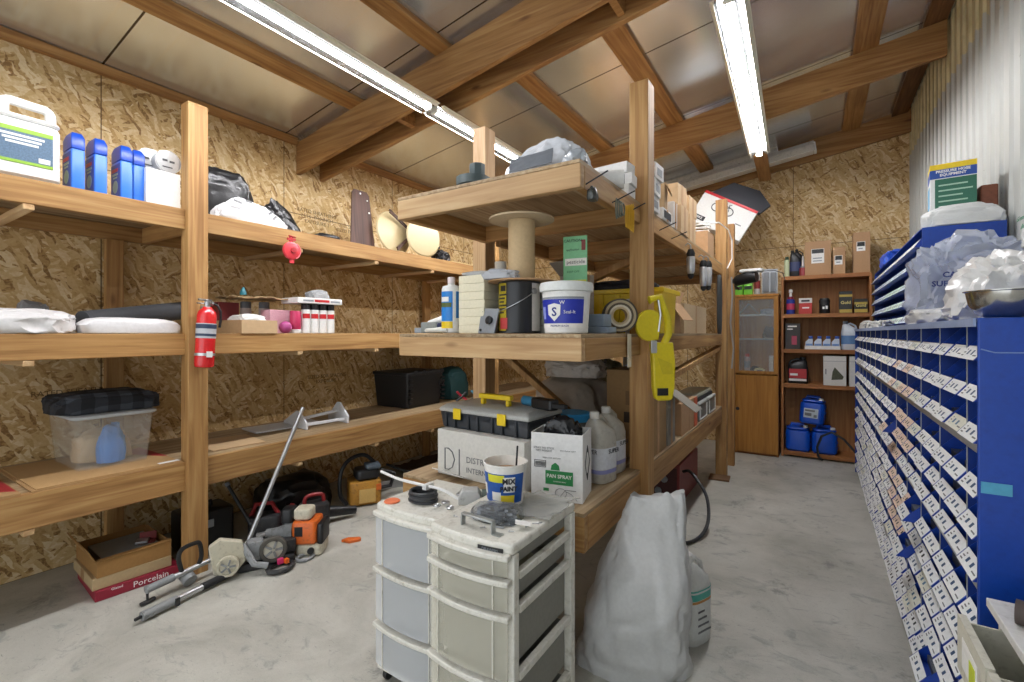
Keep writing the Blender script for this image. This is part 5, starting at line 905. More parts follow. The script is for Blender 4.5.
# sack and jug on the floor
sk = MB(); rings = []; NS = 90
for zi in range(61):
    u = zi / 60; z = .70 * u ** .92
    a = .225 - .02 * u - .13 * max(u - .25, 0) ** 1.25; a = a * (.93 + .07 * min(u / .08, 1)) if u > 0 else .21
    b = .15 + .05 * math.sin(min(u * 1.6, 1) * math.pi) * .9 - .13 * max(u - .55, 0) * 2.0
    b = max(b, .03); ring = []
    for i in range(NS):
        an = 6.28318 * i / NS; c, sn = math.cos(an), math.sin(an); ex = .72
        p = Vector((c * 1.3, sn * 1.3, u * 2.2))
        w = 1 + .10 * (noise.ridged_multi_fractal(Vector((c * .9 + 3, sn * .9, u * 3.4)), 1.0, 2.2, 4, 1.0, 2.0) - 1.2) * (.35 + .65 * abs(2 * u - .9)) + .05 * noise.noise(p)
        w += .035 * (abs(noise.noise(Vector((c * 2.2 + sn * 1.5 + u * 2.5, u * 5 - c * 1.2, 5.3)))) - .3) + .02 * (abs(noise.noise(Vector((c * 6, sn * 6, u * 11)))) - .3) - .05 * max(0, .12 - abs(noise.noise(Vector((c * 1.6, sn * 1.6 + 4, u * 4.5 + c * 1.1))))) / .12
        ear = .035 * max(0, 1 - u / .1) * max(0, abs(c) - .85) / .15
        x = a * w * math.copysign(abs(c) ** ex, c) + math.copysign(ear, c); y = b * w * math.copysign(abs(sn) ** ex, sn)
        ring.append((x + .075 * u + .03 * u * u, y + .05 * u, max(z + (.035 * noise.noise(Vector((c * 2, sn * 2, 7))) + .02 * c) * max(u - .8, 0) * 5, 0)))
    rings.append(ring)
sk.loft(rings)
solo('woven_sack', 'full white woven plastic sack standing on the floor by the island corner', 'sack', sk, pm('#cbcccb', .4, var=.08, bump=.1), (-.655, 1.965, .0), 20, smooth=70)
t = jug4('plastic_jug', 'white chemical jug with a teal striped label behind the white sack', (-.475, 2.27, 0), 65, .16, .12, .40, pm('#d5d6d2', .45), WHITE, None, None, ((.08, .62, pm('#d9dcd8', .5)),))
def ringj(z, sc): return [(.08 * sc * math.copysign(abs(math.cos(a)) ** .6, math.cos(a)), .06 * sc * math.copysign(abs(math.sin(a)) ** .6, math.sin(a)), z) for a in [6.2832 * i / 20 for i in range(20)]]
for z0, z1, c in ((.205, .235, '#4fb0a2'), (.243, .25, '#4fb0a2'), (.192, .2035, '#c08a4c')): build('label_stripe', MB().loft([ringj(z0, 1.02), ringj(z1, 1.02)], False), pm(c, .5), t, 0, 50)
for i in range(4): build('label_print', MB().bb(-.04, -.0625, .06 + .03 * i, .05 - .015 * i, -.0612, .068 + .03 * i), INKG, t, 0, 0)
# ------------------------------------------------------------------ far wall: glazed cupboard
GOLD = wood('z', ('#9a6420', '#b67c2e', '#c48c3e'), 'golden_ply', False, .15); REDW = wood('x', ('#8a5428', '#a66c3a', '#b87d48'), 'shelf_wood', False, .12); REDZ = wood('z', ('#8a5428', '#a66c3a', '#b87d48'), 'shelf_wood', False, .12); BKW = wood('z', ('#94602f', '#ad7642', '#bb864f'), 'back_panel', False, .15)
HX0, HX1, HY0, HY1 = -.79, -.345, 6.07, 6.42
t = thing('display_cupboard', 'narrow wooden cupboard with glass upper door against the far wall', 'cupboard', ((HX0 + HX1) / 2, (HY0 + HY1) / 2, 0), 0)
hw, hd = (HX1 - HX0) / 2, (HY1 - HY0) / 2
for sx in (-1, 1): build('side_panel', MB().bb(*sorted_bb(sx * hw, -hd, 0, sx * (hw - .018), hd, 1.82)), REDZ, t, .002, 0)
build('top', MB().bb(-hw - .005, -hd - .01, 1.821, hw + .005, hd, 1.845), GOLD, t, .002, 0); build('back_panel', MB().bb(-hw + .019, hd - .01, .05, hw - .019, hd - .001, 1.82), BKW, t, 0, 0); build('base', MB().bb(-hw + .019, -hd + .02, 0, hw - .019, hd - .011, .05), REDW, t, 0, 0)
for z in (.92, 1.32, 1.60): build('shelf', MB().bb(-hw + .0185, -hd + .03, z, hw - .0185, hd - .0105, z + .018), GOLD if z < 1 else film('#cfd8d6', .4, .1, 0), t, 0, 0)
d = build('door', MB().bb(-hw + .004, -hd - .021, .03, hw - .004, -hd - .001, .915), GOLD, t, .002, 0); build('finger_pull', MB().lathe([(.02, 0), (.02, .002), (.012, .004)], 16, (-hw + .03, -hd - .0212, .52), rx=rad(90)), INK, d)
d = build('glass_door', MB().bb(-hw + .003, -hd - .021, .935, -hw + .045, -hd - .001, 1.815).bb(hw - .045, -hd - .021, .935, hw - .003, -hd - .001, 1.815).bb(-hw + .045, -hd - .021, .935, hw - .045, -hd - .001, .965).bb(-hw + .045, -hd - .021, 1.785, hw - .045, -hd - .001, 1.815), GOLD, t, 0, 0); build('pane', MB().bb(-hw + .04, -hd - .014, .96, hw - .04, -hd - .011, 1.79), glass('#dfe4e2', .13), d, 0, 0)
def can(name, label, cat, x, y, z, r, h, m, cap=None, band=None, group=None):
    t = thing(name, label, cat, (x, y, z), 0, group); build('can_body', MB().lathe([(r - .003, 0), (r, .004), (r, h * .8), (r * .75, h * .85)], 18), m, t)
    build('cap', MB().lathe([(r * .74, h * .851), (r * .74, h * .98), (r * .6, h)], 18), cap or BLACK, t)
    if band: build('label_band', MB().lathe([(r + .0006, h * .25), (r + .0006, h * .6)], 18, cap=False), band, t)
    return t
z = .9385
can('spray_can', 'grey spray can with orange cap inside the glazed cupboard', 'spray can', -.675, 6.2, z, .032, .215, pm('#b9a7a0', .4), pm('#d8432c', .4), GREYP)
t = thing('price_tag', 'oval cream tag standing inside the glazed cupboard', 'tag', (-.54, 6.14, z + .03), 0); build('plate', MB().lathe([(.0, 0), (.028, .001), (.03, .004), (0, .006)], 24, rx=rad(90)), pm('#d8cf9a', .5), t); t.scale = (1.9, 1, 1)
build('print', MB().bb(-.016, -.0075, -.008, .016, -.0065, .004), INKG, t, 0, 0)
solo('small_box', 'pale box standing at the right inside the glazed cupboard', 'box', MB().bb(-.022, -.03, 0, .022, .03, .2), pm('#b9b4a8', .6), (-.425, 6.2, z), 0, bev=.002)
solo('tool_bits', 'dark clutter of small tools at the bottom of the glazed cupboard', 'tools', bag((.1, .08, .07), 101, .8, .3, 3, 5), pm('#4a443c', .6, var=.5), (-.60, 6.3, z), 0)
solo('tool_bits', 'black tool heap on the middle glass shelf of the cupboard', 'tools', bag((.13, .1, .14), 102, .8, .3, 3, 5), pm('#2c2a29', .6, var=.5), (-.45, 6.25, 1.339), 0)
solo('folded_paper', 'open grey paper flap on the upper glass shelf of the cupboard', 'paper', MB().loft([[(-.13, y, 0), (-.02, y, .13), (.08, y, .01), (.078, y, .006), (-.02, y, .124), (-.126, y, 0)] for y in (-.07, .06)]), pm('#8f8878', .7), (-.64, 6.22, 1.619), 0, smooth=0)
solo('packet_heap', 'small blue and white packets on the upper glass shelf of the cupboard', 'packets', bag((.16, .12, .07), 103, .7, .3, 3, 5), pm('#9aa6b4', .5, var=.5), (-.46, 6.25, 1.619), 0)
z = 1.8455
for i, (x, y, lab) in enumerate(((-.755, 6.12, 'bright green box on the glazed cupboard, left of two in front'), (-.655, 6.12, 'bright green box on the glazed cupboard, right of two in front'))):
    t = thing('wipes_box', lab, 'box', (x, y, z), 0, 'green boxes'); build('box_body', MB().rbox(-.045, -.04, 0, .045, .04, .19, .008, .004), pm('#6fbf2c', .4), t); build('label', MB().bb(-.04, -.0415, .06, .04, -.0402, .1).bb(-.04, -.0415, .15, .04, -.0402, .175), pm('#243020', .5), t, 0, 0)
can('bottle', 'dark bottle behind the green boxes on the cupboard', 'bottle', -.70, 6.24, z, .04, .28, pm('#2d3a34', .4), GREYP); can('spray_can', 'silver and red spray can on the glazed cupboard', 'spray can', -.565, 6.15, z, .032, .27, pm('#c9c6c2', .35, .3), WHITE, pm('#8f2f2c', .5))
for i, (x, lab) in enumerate(((-.475, 'blister packed tool on the cupboard top, left of two'), (-.405, 'blister packed tool on the cupboard top, right of two'))):
    t = thing('blister_pack', lab, 'packet', (x, 6.14 + .04 * i, z), 0, 'blister packs'); build('card', MB().bb(-.045, 0, 0, .045, .003, .29), pm('#c8ccd0', .5), t, 0, 0); build('tool', MB().rbox(-.022, -.03, .03, .022, -.001, .22, .012, .006), BLACK, t); build('blister', MB().rbox(-.035, -.036, .02, .035, -.0005, .25, .015, .008), film('#dfe3e6', .3, .1, 0), t)

# ------------------------------------------------------------------ far wall: open bookcase
SX0, SX1, SY0, SY1 = -.325, .505, 6.185, 6.52
t = thing('bookcase', 'tall open wooden bookcase of oils and jugs against the far wall', 'bookcase', ((SX0 + SX1) / 2, (SY0 + SY1) / 2, 0), 0)
hw, hd = (SX1 - SX0) / 2, (SY1 - SY0) / 2
for sx in (-1, 1): build('side_panel', MB().bb(*sorted_bb(sx * hw, -hd, 0, sx * (hw - .024), hd, 2.035)), REDZ, t, .002, 0)
SZ = (2.0, 1.572, 1.175, .785, .02)
for zz in SZ: build('shelf', MB().bb(-hw + .0245, -hd + .002, zz, hw - .0245, hd - .012, zz + .042), REDW, t, .002, 0)
build('back_panel', MB().bb(-hw + .0245, hd - .011, .0, hw - .0245, hd - .001, 2.03), BKW, t, 0, 0)
z0, z1, z2, z3, z4 = [a + .043 for a in SZ]
can('bottle', 'slim green bottle with white label at the left end of the bookcase top', 'bottle', -.272, 6.26, z0, .026, .23, pm('#c9d2a8', .4), pm('#2d4a34', .4)); 
t = jug4('oil_bottle', 'black oil bottle with handle on the bookcase top, front of two', (-.19, 6.27, z0), 0, .11, .07, .30, BLACK, BLACK, None, None, ((.2, .55, pm('#2a3560', .45)),)); t = jug4('oil_bottle', 'black oil bottle with handle on the bookcase top, behind the red one', (-.155, 6.40, z0), 0, .1, .07, .33, BLACK, BLACK)
can('bottle', 'small dark red spray bottle with white nozzle on the bookcase top', 'bottle', -.115, 6.25, z0, .036, .11, pm('#9a3a40', .4), GREYP); t = bpy.data.objects[[o.name for o in bpy.data.objects if o.get('label') == 'small dark red spray bottle with white nozzle on the bookcase top'][0]]; build('nozzle', MB().lathe([(.013, .11), (.012, .17), (.008, .225)], 14), pm('#cfcac6', .4), t)
def tallbox(label, x, w, h, dz, lab):
    t = thing('carton', label, 'box', (x, 6.32, z0), 0, 'cartons on the bookcase'); carton(t, w, .2, h, pm('#b28d68', .85)); build('label', MB().bb(lab[0], -.1015, lab[1], lab[2], -.1003, lab[3]), PAPER, t, 0, 0); build('label_band', MB().bb(lab[0] + .005, -.1022, lab[3] - .05, lab[2] - .005, -.1016, lab[3] - .005), BLACK, t, 0, 0)
    for k in range(2): build('label_print', MB().bb(lab[0] + .015, -.1022, lab[1] + .02 + k * .03, lab[2] - .02, -.1016, lab[1] + .032 + k * .03), GREYP, t, 0, 0)
tallbox('wide tan carton with white label on the bookcase top, leftmost', .025, .245, .375, 0, (-.06, .13, .06, .29)); tallbox('short tan carton on the bookcase top, middle of three', .22, .11, .29, 0, (-.04, .1, .03, .2)); tallbox('tall tan carton on the bookcase top, rightmost of three', .418, .145, .43, 0, (-.045, .23, .03, .33))
can('spray_bottle', 'red and blue spray bottle at the left of the second bookcase shelf', 'bottle', -.235, 6.26, z1, .042, .2, pm('#2a3f9a', .4), pm('#8f2438', .4), pm('#c9405c', .4)); t = [o for o in bpy.data.objects if o.get('label') == 'red and blue spray bottle at the left of the second bookcase shelf'][0]; build('trigger', MB().lathe([(.014, .2), (.012, .24), (.02, .25), (.018, .28), (0, .285)], 14), WHITE, t)
t = thing('filter_box', 'red box with a white top on the second bookcase shelf', 'box', (-.09, 6.27, z1), 0); build('box_body', MB().bb(-.062, -.06, 0, .062, .06, .12), pm('#c23a36', .5), t, .003); build('lid', MB().bb(-.063, -.061, .1205, .063, .061, .175), pm('#dedad4', .5), t, .003); build('print', MB().bb(-.04, -.0622, .135, .04, -.0612, .155), INK, t, 0, 0); build('print', MB().bb(-.03, -.0612, .06, .035, -.0602, .075), PAPER, t, 0, 0)
t = thing('oil_filter', 'black oil filter canister on the second bookcase shelf', 'filter', (.088, 6.27, z1), 0); build('canister', MB().lathe([(.046, 0), (.05, .006), (.05, .15), (.04, .17), (.0, .172)], 26), BLACK, t); build('flutes', MB().lathe([(.052, .12), (.052, .15)], 12, cap=False), BLACKM, t); build('print', MB().bb(-.02, -.0515, .05, .0, -.0495, .075).bb(.01, -.0515, .05, .03, -.049, .085), PAPER, t, 0, 0)
for x, w, h, lab in ((.278, .115, .235, 'tall black and gold filter box on the second bookcase shelf'), (.41, .115, .15, 'short black and gold filter box on the second bookcase shelf')):
    t = thing('filter_box', lab, 'box', (x, 6.27, z1), 0, 'gold filter boxes'); build('box_body', MB().bb(-w / 2, -.055, 0, w / 2, .055, h), pm('#1f1e1a', .4), t, .002); build('label_band', MB().bb(-w / 2 + .001, -.0562, .005, w / 2 - .001, -.0552, .04).bb(-w / 2 + .001, -.0562, h - .06, w / 2 - .001, -.0552, h - .035), pm('#b9a044', .45), t, 0, 0); text(t, 'Gold', .045, (0, -.0562, h * .5 - .005 if h > .2 else .078), (90, 0, 0), pm('#d8c878', .4), bold=.001)
t = thing('filter_box', 'dark grey box with a pink emblem at the left of the third bookcase shelf', 'box', (-.213, 6.28, z2), 0); build('box_body', MB().bb(-.072, -.07, 0, .072, .07, .29), pm('#3a3634', .5), t, .003); build('emblem', MB().bb(-.01, -.0712, .05, .04, -.0702, .15), pm('#b0455c', .5), t, 0, 0); build('print', MB().bb(-.05, -.0712, .25, .04, -.0702, .265).bb(-.055, -.0712, .22, .0, -.0702, .232), PAPER, t, 0, 0)
t = thing('cardboard_tray', 'white display tray under four small blue bottles', 'tray', (.068, 6.27, z2), 0); build('tray_body', MB().bb(-.165, -.05, 0, .165, .05, .012).bb(-.165, -.05, .012, .165, -.047, .04).bb(-.165, .047, .012, .165, .05, .04).bb(-.165, -.047, .012, -.162, .047, .04).bb(.162, -.047, .012, .165, .047, .04), WHITE, t, 0, 0)
b = thing('additive_bottle', 'small blue and white bottle in the display tray, leftmost of four', 'bottle', (-.055, 6.27, z2 + .0125), 0, 'blue additive bottles'); build('bottle_body', MB().loft([[(sx * a - o, sy * .03, zz) for sx, sy in ((-1, -1), (1, -1), (1, 1), (-1, 1))] for a, o, zz in ((.036, 0, 0), (.036, 0, .07), (.02, -.014, .105))]), pm('#cdd8e6', .4), b, .006); build('cap', MB().rbox(-.005, -.022, .1055, .034, .022, .135, .008, .004), pm('#1f4fae', .35), b); build('label', MB().bb(-.03, -.0312, .02, .03, -.0302, .05), pm('#6f93c9', .5), b, 0, 0)
for k in range(3): dup(b, (.027 + .081 * k, 6.27, z2 + .0125), 0, ('small blue and white bottle in the display tray, second from left', 'small blue and white bottle in the display tray, third from left', 'small blue and white bottle in the display tray, rightmost of four')[k])
jug4('plastic_jug', 'pale blue white jug on the third bookcase shelf', (.315, 6.29, z2), 0, .15, .12, .31, pm('#d5dde6', .4), pm('#7d8a94', .5), None, None, ((.2, .5, pm('#5f87b8', .5)),))
t = jug4('oil_jug', 'black oil jug with a red label on the fourth bookcase shelf', (-.165, 6.29, z3), 180, .2, .11, .30, BLACK, BLACK); build('label', MB().bb(-.085, .0555, .06, .085, .0575, .165), pm('#b82a30', .4), t, 0, 0); build('label_band', MB().bb(-.085, .0555, .03, .085, .0575, .055), PAPER, t, 0, 0); build('label_print', MB().bb(-.0, .058, .09, .075, .0586, .115), PAPER, t, 0, 0)
for x, w, lab in ((.18, .205, 'white box with a machine picture on the fourth bookcase shelf'), (.392, .165, 'white box at the right end of the fourth bookcase shelf')):
    t = thing('carton', lab, 'box', (x, 6.30, z3), 0, 'white boxes in the bookcase'); carton(t, w, .2, .32, pm('#dddbd6', .6)); build('seam', MB().bb(-w / 2, -.1012, .262, w / 2, -.1002, .266), GREYP, t, 0, 0)
    if w > .2: build('picture', MB().prism([(-.03, .06), (.07, .07), (.08, .1), (.04, .15), (-.0, .2), (-.02, .15)], .1004, .1014, M90), pm('#5d6048', .5, var=.6, scale=40), t, 0, 0); build('print', MB().bb(-.085, -.1012, .12, -.075, -.1002, .18), INKG, t, 0, 0)
def jerry(label, loc, rz, lab=False):
    t = thing('jerrycan', label, 'jerrycan', loc, rz, 'blue jerrycans'); BJ = pm('#0d4fc0', .35)
    build('can_body', MB().rbox(-.118, -.10, 0, .118, .10, .235, .05, .02), BJ, t); build('shoulder', MB().rbox(-.112, -.094, .2355, .112, .094, .27, .05, .02, .93), BJ, t)
    build('handle', MB().tube([(-.07, 0, .262), (-.06, 0, .295), (.05, 0, .295), (.07, 0, .262)], .018, 8), BJ, t); build('cap', MB().lathe([(.024, .27), (.024, .29), (.02, .293)], 18, (.075, -.05, 0)), pm('#e0e2e4', .4), t)
    for zz in (.06, .12, .18): build('side_rib', MB().bb(.1185, -.05, zz, .123, .05, zz + .022), BJ, t, .002)
    if lab: build('label', MB().bb(-.075, -.1025, .07, .06, -.1005, .175), pm('#c9d2d8', .5), t, 0, 0); build('label_print', MB().bb(-.065, -.1032, .14, .03, -.1026, .16).bb(-.065, -.1032, .09, .0, -.1026, .125).bb(.02, -.1032, .08, .05, -.1026, .11), INKG, t, 0, 0)
    return t
jerry('blue jerrycan on the bookcase floor, left of the lower two', (-.165, 6.31, z4), 0); jerry('blue jerrycan on the bookcase floor, right of the lower two', (.085, 6.31, z4), 4); t = jerry('blue jerrycan with a white label lying tilted on the lower two', (-.03, 6.30, z4 + .317), -6, True); t.rotation_euler[1] = rad(4); t.location.z = z4 + .322
solo('black_hose', 'black hose arching out of the bookcase in front of the right jerrycan', 'hose', MB().tube([(-.06, .0, .0125), (-.1, .0, .05), (-.11, -.02, .16), (-.07, -.03, .28), (.02, -.035, .335), (.13, -.04, .27), (.25, -.05, .12), (.36, -.06, .0125)], .0125, 8), pm('#26282a', .4), (.13, 6.14, 0))

# ------------------------------------------------------------------ right side: wall of blue parts bins
STB = pm('#0a3f9e', .35, var=.12, dirt='#0b3284'); STD = pm('#0b3285', .4); BINB = pm('#0d3fa6', .4, var=.2); GALV = pm('#b9bdbf', .4, .5)
CABX, CY0, CY1, CZ = .36, 1.62, 5.86, 1.438
t = thing('parts_cabinet', 'long blue steel cabinet of small parts bins along the metal wall', 'cabinet', (.6, 3.74, 0), 0)
def cb(name, b, mat, bev=0): return build(name, MB().bb(b[0] - .6, b[1] - 3.74, b[2], b[3] - .6, b[4] - 3.74, b[5]), mat, t, bev, 0)
pnl = cb('end_panel', (CABX - .02, CY0 - .012, 0, .84, CY0, CZ), STB, .003); cb('end_panel', (CABX - .02, CY1, 0, .84, CY1 + .012, CZ), STB, .003)
build('tape_strip', MB().bb(.345 - .6, CY0 - .0145 - 3.74, 1.005, .40 - .6, CY0 - .0125 - 3.74, 1.033), pm('#4f9fc0', .3), pnl, 0, 0); build('scratch', MB().tube([(.345 - .6, CY0 - .0128 - 3.74, 1.36), (.37 - .6, CY0 - .0128 - 3.74, 1.352), (.45 - .6, CY0 - .0128 - 3.74, 1.353)], .0016, 4), pm('#7d96c8', .5), pnl); build('seam', MB().bb(.342 - .6, CY0 - .0135 - 3.74, .67, .84 - .6, CY0 - .0122 - 3.74, .673), pm('#7d96c8', .5), pnl, 0, 0)
cb('top', (CABX - .02, CY0 + .0005, CZ - .006, .84, CY1 - .0005, CZ), STB); cb('back_panel', (.835, CY0 + .001, .02, .84, CY1 - .001, CZ - .007), STD)
cb('top_edge', (CABX - .026, CY0 + .001, CZ - .022, CABX - .0205, CY1, CZ - .001), pm('#93a3c4', .5))
ROWZ = [CZ - .348 * k - .105 * (j + 1) for k in range(4) for j in range(3)]
for i, zr in enumerate(ROWZ):
    cb('shelf', (CABX - .004, CY0 + .001, zr - .005, .834, CY1 - .001, zr - .002), STD)
    if i % 3 == 2: cb('shelf_edge', (CABX - .012, CY0 + .001, zr - .03, CABX - .005, CY1 - .001, zr - .003), GALV)
BW_ = (CY1 - CY0 - .006) / 25
for j in range(2, 25, 2): cb('divider', (CABX - .002, CY1 - .003 - j * BW_ - .0008, .08, CABX + .3, CY1 - .003 - j * BW_ + .0008, CZ - .008), STD); cb('divider_edge', (CABX - .0045, CY1 - .003 - j * BW_ - .0015, .08, CABX - .0021, CY1 - .003 - j * BW_ + .0015, CZ - .008), GALV)
def bin_mesh():
    mb = MB(); w = BW_ / 2 - .0025; pr = [(0, 0), (.023, .031), (.075, .088), (.27, .088), (.27, 0)]; R90 = M90
    for s in (-1, 1): mb.add([(x, s * w, z) for x, z in pr] + [(x, s * (w - .002), z) for x, z in pr], [(0, 1, 2, 3, 4), (9, 8, 7, 6, 5)] + [(k, (k + 1) % 5, 5 + (k + 1) % 5, 5 + k) for k in range(5)])
    mb.add([(0, -w, 0), (0, w, 0), (.023, w, .031), (.023, -w, .031), (.002, -w, 0), (.002, w, 0), (.025, w, .031), (.025, -w, .031)], [(0, 1, 2, 3), (7, 6, 5, 4), (3, 2, 6, 7)])
    mb.bb(0, -w, 0, .27, w, .002).bb(.268, -w, .002, .27, w, .086)
    mb.mi(1).bb(.05, -w + .004, .003, .26, w - .004, .03).mi(0)
    mb.mi(2).bb(.105, -w + .003, .031, .108, w - .003, .075).mi(0)
    return mb
def card_mesh(seed):
    w = BW_ / 2 - .008; n = Vector((-.031, 0, .023)).normalized() * .0012; mb = MB()
    def q(u0, u1, v0, v1, e):
        P = lambda u, v: Vector((.0235 * v, u * w, .0315 * v)) + n * e
        return [P(u0, v0), P(u1, v0), P(u1, v1), P(u0, v1)]
    a, b = q(-1, 1, -.02, 1.06, 1), q(-1, 1, -.02, 1.06, .2); mb.add(a + b, [(0, 1, 2, 3), (7, 6, 5, 4), (0, 4, 5, 1), (1, 5, 6, 2), (2, 6, 7, 3), (3, 7, 4, 0)])
    r = random.Random(seed); mb.mi(1)
    for u in (-.22, .28): mb.add(q(u - .1, u + .1, .34, .72, 1.3), [(0, 1, 2, 3)])
    mb.mi(2)
    for k in range(3): mb.add(q(.6, .6 + .3 * r.random(), .2 + .25 * k, .3 + .25 * k, 1.3), [(0, 1, 2, 3)])
    mb.add(q(-.9, -.5, .25, .35, 1.3), [(0, 1, 2, 3)]); return mb
CWHT, CPCH, CYEL = pm('#f2f4f4', .5), pm('#ecd3c0', .5), pm('#e6e6d8', .5)
CONT = pm('#7f868c', .45, .5, var=.6, scale=60)
b0 = build('parts_bin', bin_mesh(), [BINB, CONT, GALV], None, 0, 0)
cards = []
for k, (m, ink) in enumerate(((CWHT, pm('#2d4f74', .5)), (CWHT, INK), (CPCH, INK), (CYEL, pm('#3f6f8c', .5)))):
    o = build('label_card', card_mesh(k), [m, ink, INKG], b0, 0, 0); cards.append(o.data)
card0 = [o for o in b0.children]
for o in card0[1:]: bpy.data.objects.remove(o)
cardo = card0[0]
ORD = ('top', 'second', 'third', 'fourth', 'fifth', 'sixth', 'seventh', 'eighth', 'ninth', 'tenth', 'eleventh', 'bottom')
COLN = ('nearest', 'second', 'third', 'fourth', 'fifth', 'sixth', 'seventh', 'eighth', 'ninth', 'tenth', 'eleventh', 'twelfth', 'thirteenth', 'fourteenth', 'fifteenth', 'sixteenth', 'seventeenth', 'eighteenth', 'nineteenth', 'twentieth', 'twenty-first', 'twenty-second', 'twenty-third', 'twenty-fourth', 'farthest')
first = True; prng = random.Random(11)
for i, zr in enumerate(ROWZ):
    for j in range(25):
        if first: b, c = b0, cardo; first = False
        else:
            b = b0.copy(); COL.objects.link(b); c = cardo.copy(); COL.objects.link(c); c.parent = b
        y = CY0 + .003 + (j + .5) * BW_; pull = prng.uniform(0, .007)
        if (i, j) in ((6, 5), (8, 6), (10, 3), (4, 9)): pull = -.035
        b.location = (.337 + pull - .0035, y, zr - .0015)
        kind = 2 if (6 <= j <= 9 and i in (1, 2, 3, 4, 5, 6, 7, 8) and prng.random() < .75) else (3 if prng.random() < .15 else (0 if j < 4 else prng.choice((0, 1))))
        c.data = cards[kind]
        b['category'] = 'parts bin'; b['group'] = 'blue steel parts bins'
        b['label'] = 'blue bin with %s card, %s row of the bin wall, %s' % (('white', 'white', 'peach', 'cream')[kind], ORD[i], {0: 'at the near end', 24: 'at the far end'}.get(j, '%s from near end' % COLN[j]))
# upper cabinet with wider slanted bins
UX, UY0, UY1, UZ0, UZ1 = .50, 3.43, 5.9, 1.4385, 1.985
t = thing('parts_cabinet', 'smaller blue steel bin cabinet standing on the long bin cabinet', 'cabinet', (.67, 4.6, UZ0), 0)
def ub(name, b, mat, bev=0): return build(name, MB().bb(b[0] - .67, b[1] - 4.6, b[2] - UZ0, b[3] - .67, b[4] - 4.6, b[5] - UZ0), mat, t, bev, 0)
ub('end_panel', (UX, UY0, UZ0, .835, UY0 + .01, UZ1), STB, .002); ub('end_panel', (UX, UY1 - .01, UZ0, .835, UY1, UZ1), STB, .002); ub('top', (UX, UY0 + .0105, UZ1 - .006, .835, UY1 - .0105, UZ1), STB); ub('back_panel', (.828, UY0 + .011, UZ0, .834, UY1 - .011, UZ1 - .007), STD)
UR = [UZ0 + .02 + .105 * k for k in range(5)]
for zr in UR: ub('shelf', (UX, UY0 + .011, zr - .004, .827, UY1 - .011, zr - .001), STD)
ubm = MB(); wv = .302
pr = [(-.035, .004), (-.005, .05), (.07, .092), (.26, .092), (.26, 0), (-.0, 0)]
for s in (-1, 1): ubm.add([(x, s * wv / 2, z) for x, z in pr] + [(x, s * (wv / 2 - .003), z) for x, z in pr], [(0, 1, 2, 3, 4, 5), (11, 10, 9, 8, 7, 6)] + [(k, (k + 1) % 6, 6 + (k + 1) % 6, 6 + k) for k in range(6)])
ubm.bb(0, -wv / 2 + .003, 0, .26, wv / 2 - .003, .003); ubm.add([(-.035, -wv / 2, .004), (-.035, wv / 2, .004), (-.005, wv / 2, .05), (-.005, -wv / 2, .05)], [(0, 1, 2, 3)]); ubm.add([(-.035, -wv / 2, .004), (0, -wv / 2, 0), (0, wv / 2, 0), (-.035, wv / 2, .004)], [(0, 1, 2, 3)])
ub0 = build('stacking_bin', ubm, BINB, None, 0, 0); 
ucards = []
for m in (pm('#c9d6e4', .5), pm('#cfe3d6', .5), CWHT):
    cm = MB().add([(-.0355, -.14, .005), (-.0355, .14, .005), (-.0065, .14, .0495), (-.0065, -.14, .0495)], [(0, 1, 2, 3)]).mi(1)
    for u in (-.09, .02, .1): cm.add([(-.0283, u - .02, .017), (-.0283, u + .02, .017), (-.0157, u + .02, .0363), (-.0157, u - .02, .0363)], [(0, 1, 2, 3)])
    o = build('label_card', cm, [m, INKG], ub0, 0, 0); ucards.append(o.data)
kc = list(ub0.children); uc0 = kc[0]
for o in kc[1:]: bpy.data.objects.remove(o)
first = True
for i, zr in enumerate(UR):
    for j in range(8):
        if first: b, c = ub0, uc0; first = False
        else:
            b = ub0.copy(); COL.objects.link(b); c = uc0.copy(); COL.objects.link(c); c.parent = b
        b.location = (UX + .004, UY0 + .012 + (j + .5) * .3055, zr); kind = 1 if 2 <= j <= 4 and i < 3 else (0 if i < 4 else 2); c.data = ucards[kind]
        b['category'] = 'parts bin'; b['group'] = 'slanted bins of the upper cabinet'
        b['label'] = 'slanted blue bin, %s row of the upper cabinet, %s' % (('bottom', 'second lowest', 'middle', 'second highest', 'top')[i], {0: 'nearest the camera', 7: 'at the far end'}.get(j, '%s from the near end' % COLN[j]))
# things heaped on the cabinets
BAGC = film('#dfe5f0', .38, .16, .35, 14); BAGM = film('#e6e8e7', .75, .2, .3, 16)
t = solo('plastic_bag', 'big clear plastic bag with printed lines slumped before the upper bin cabinet', 'bag', bag((.40, .48, .46), 111, .6, .3, 5, 2.2, .8, .95, 0, 1.3), BAGC, (.61, 3.10, CZ + .001), 0)
for (y, z, s) in ((2.862, 1.66, 'CAUTION'), (2.858, 1.62, 'SUFFOCATION')):
    text(t, s, .034, (-.05, y - 3.10 - .03, z - CZ), (84, 0, 0), pm('#1d2c66', .5), bold=.001)
solo('plastic_bag', 'crumpled white plastic bag on the bin cabinet behind the steel bowl', 'bag', bag((.42, .56, .27), 112, .7, .3, 5, 2.4, .6, .65, 0, 1.3), pm('#dcdcda', .3, bump=.25), (.61, 2.33, CZ + .001), 0)
t = solo('plastic_bag', 'clear bag with small green print on the right of the bin cabinet', 'bag', bag((.2, .46, .22), 113, .75, .18, 5, 2, .6, .6), BAGM, (.735, 2.42, CZ + .28), 0)
gt = pm('#2f7a58', .5); text(t, 'Green Energy', .03, (-.105, -.02, .10), (75, 0, -90), gt); text(t, 'Bean', .03, (-.108, -.02, .065), (75, 0, -90), gt)
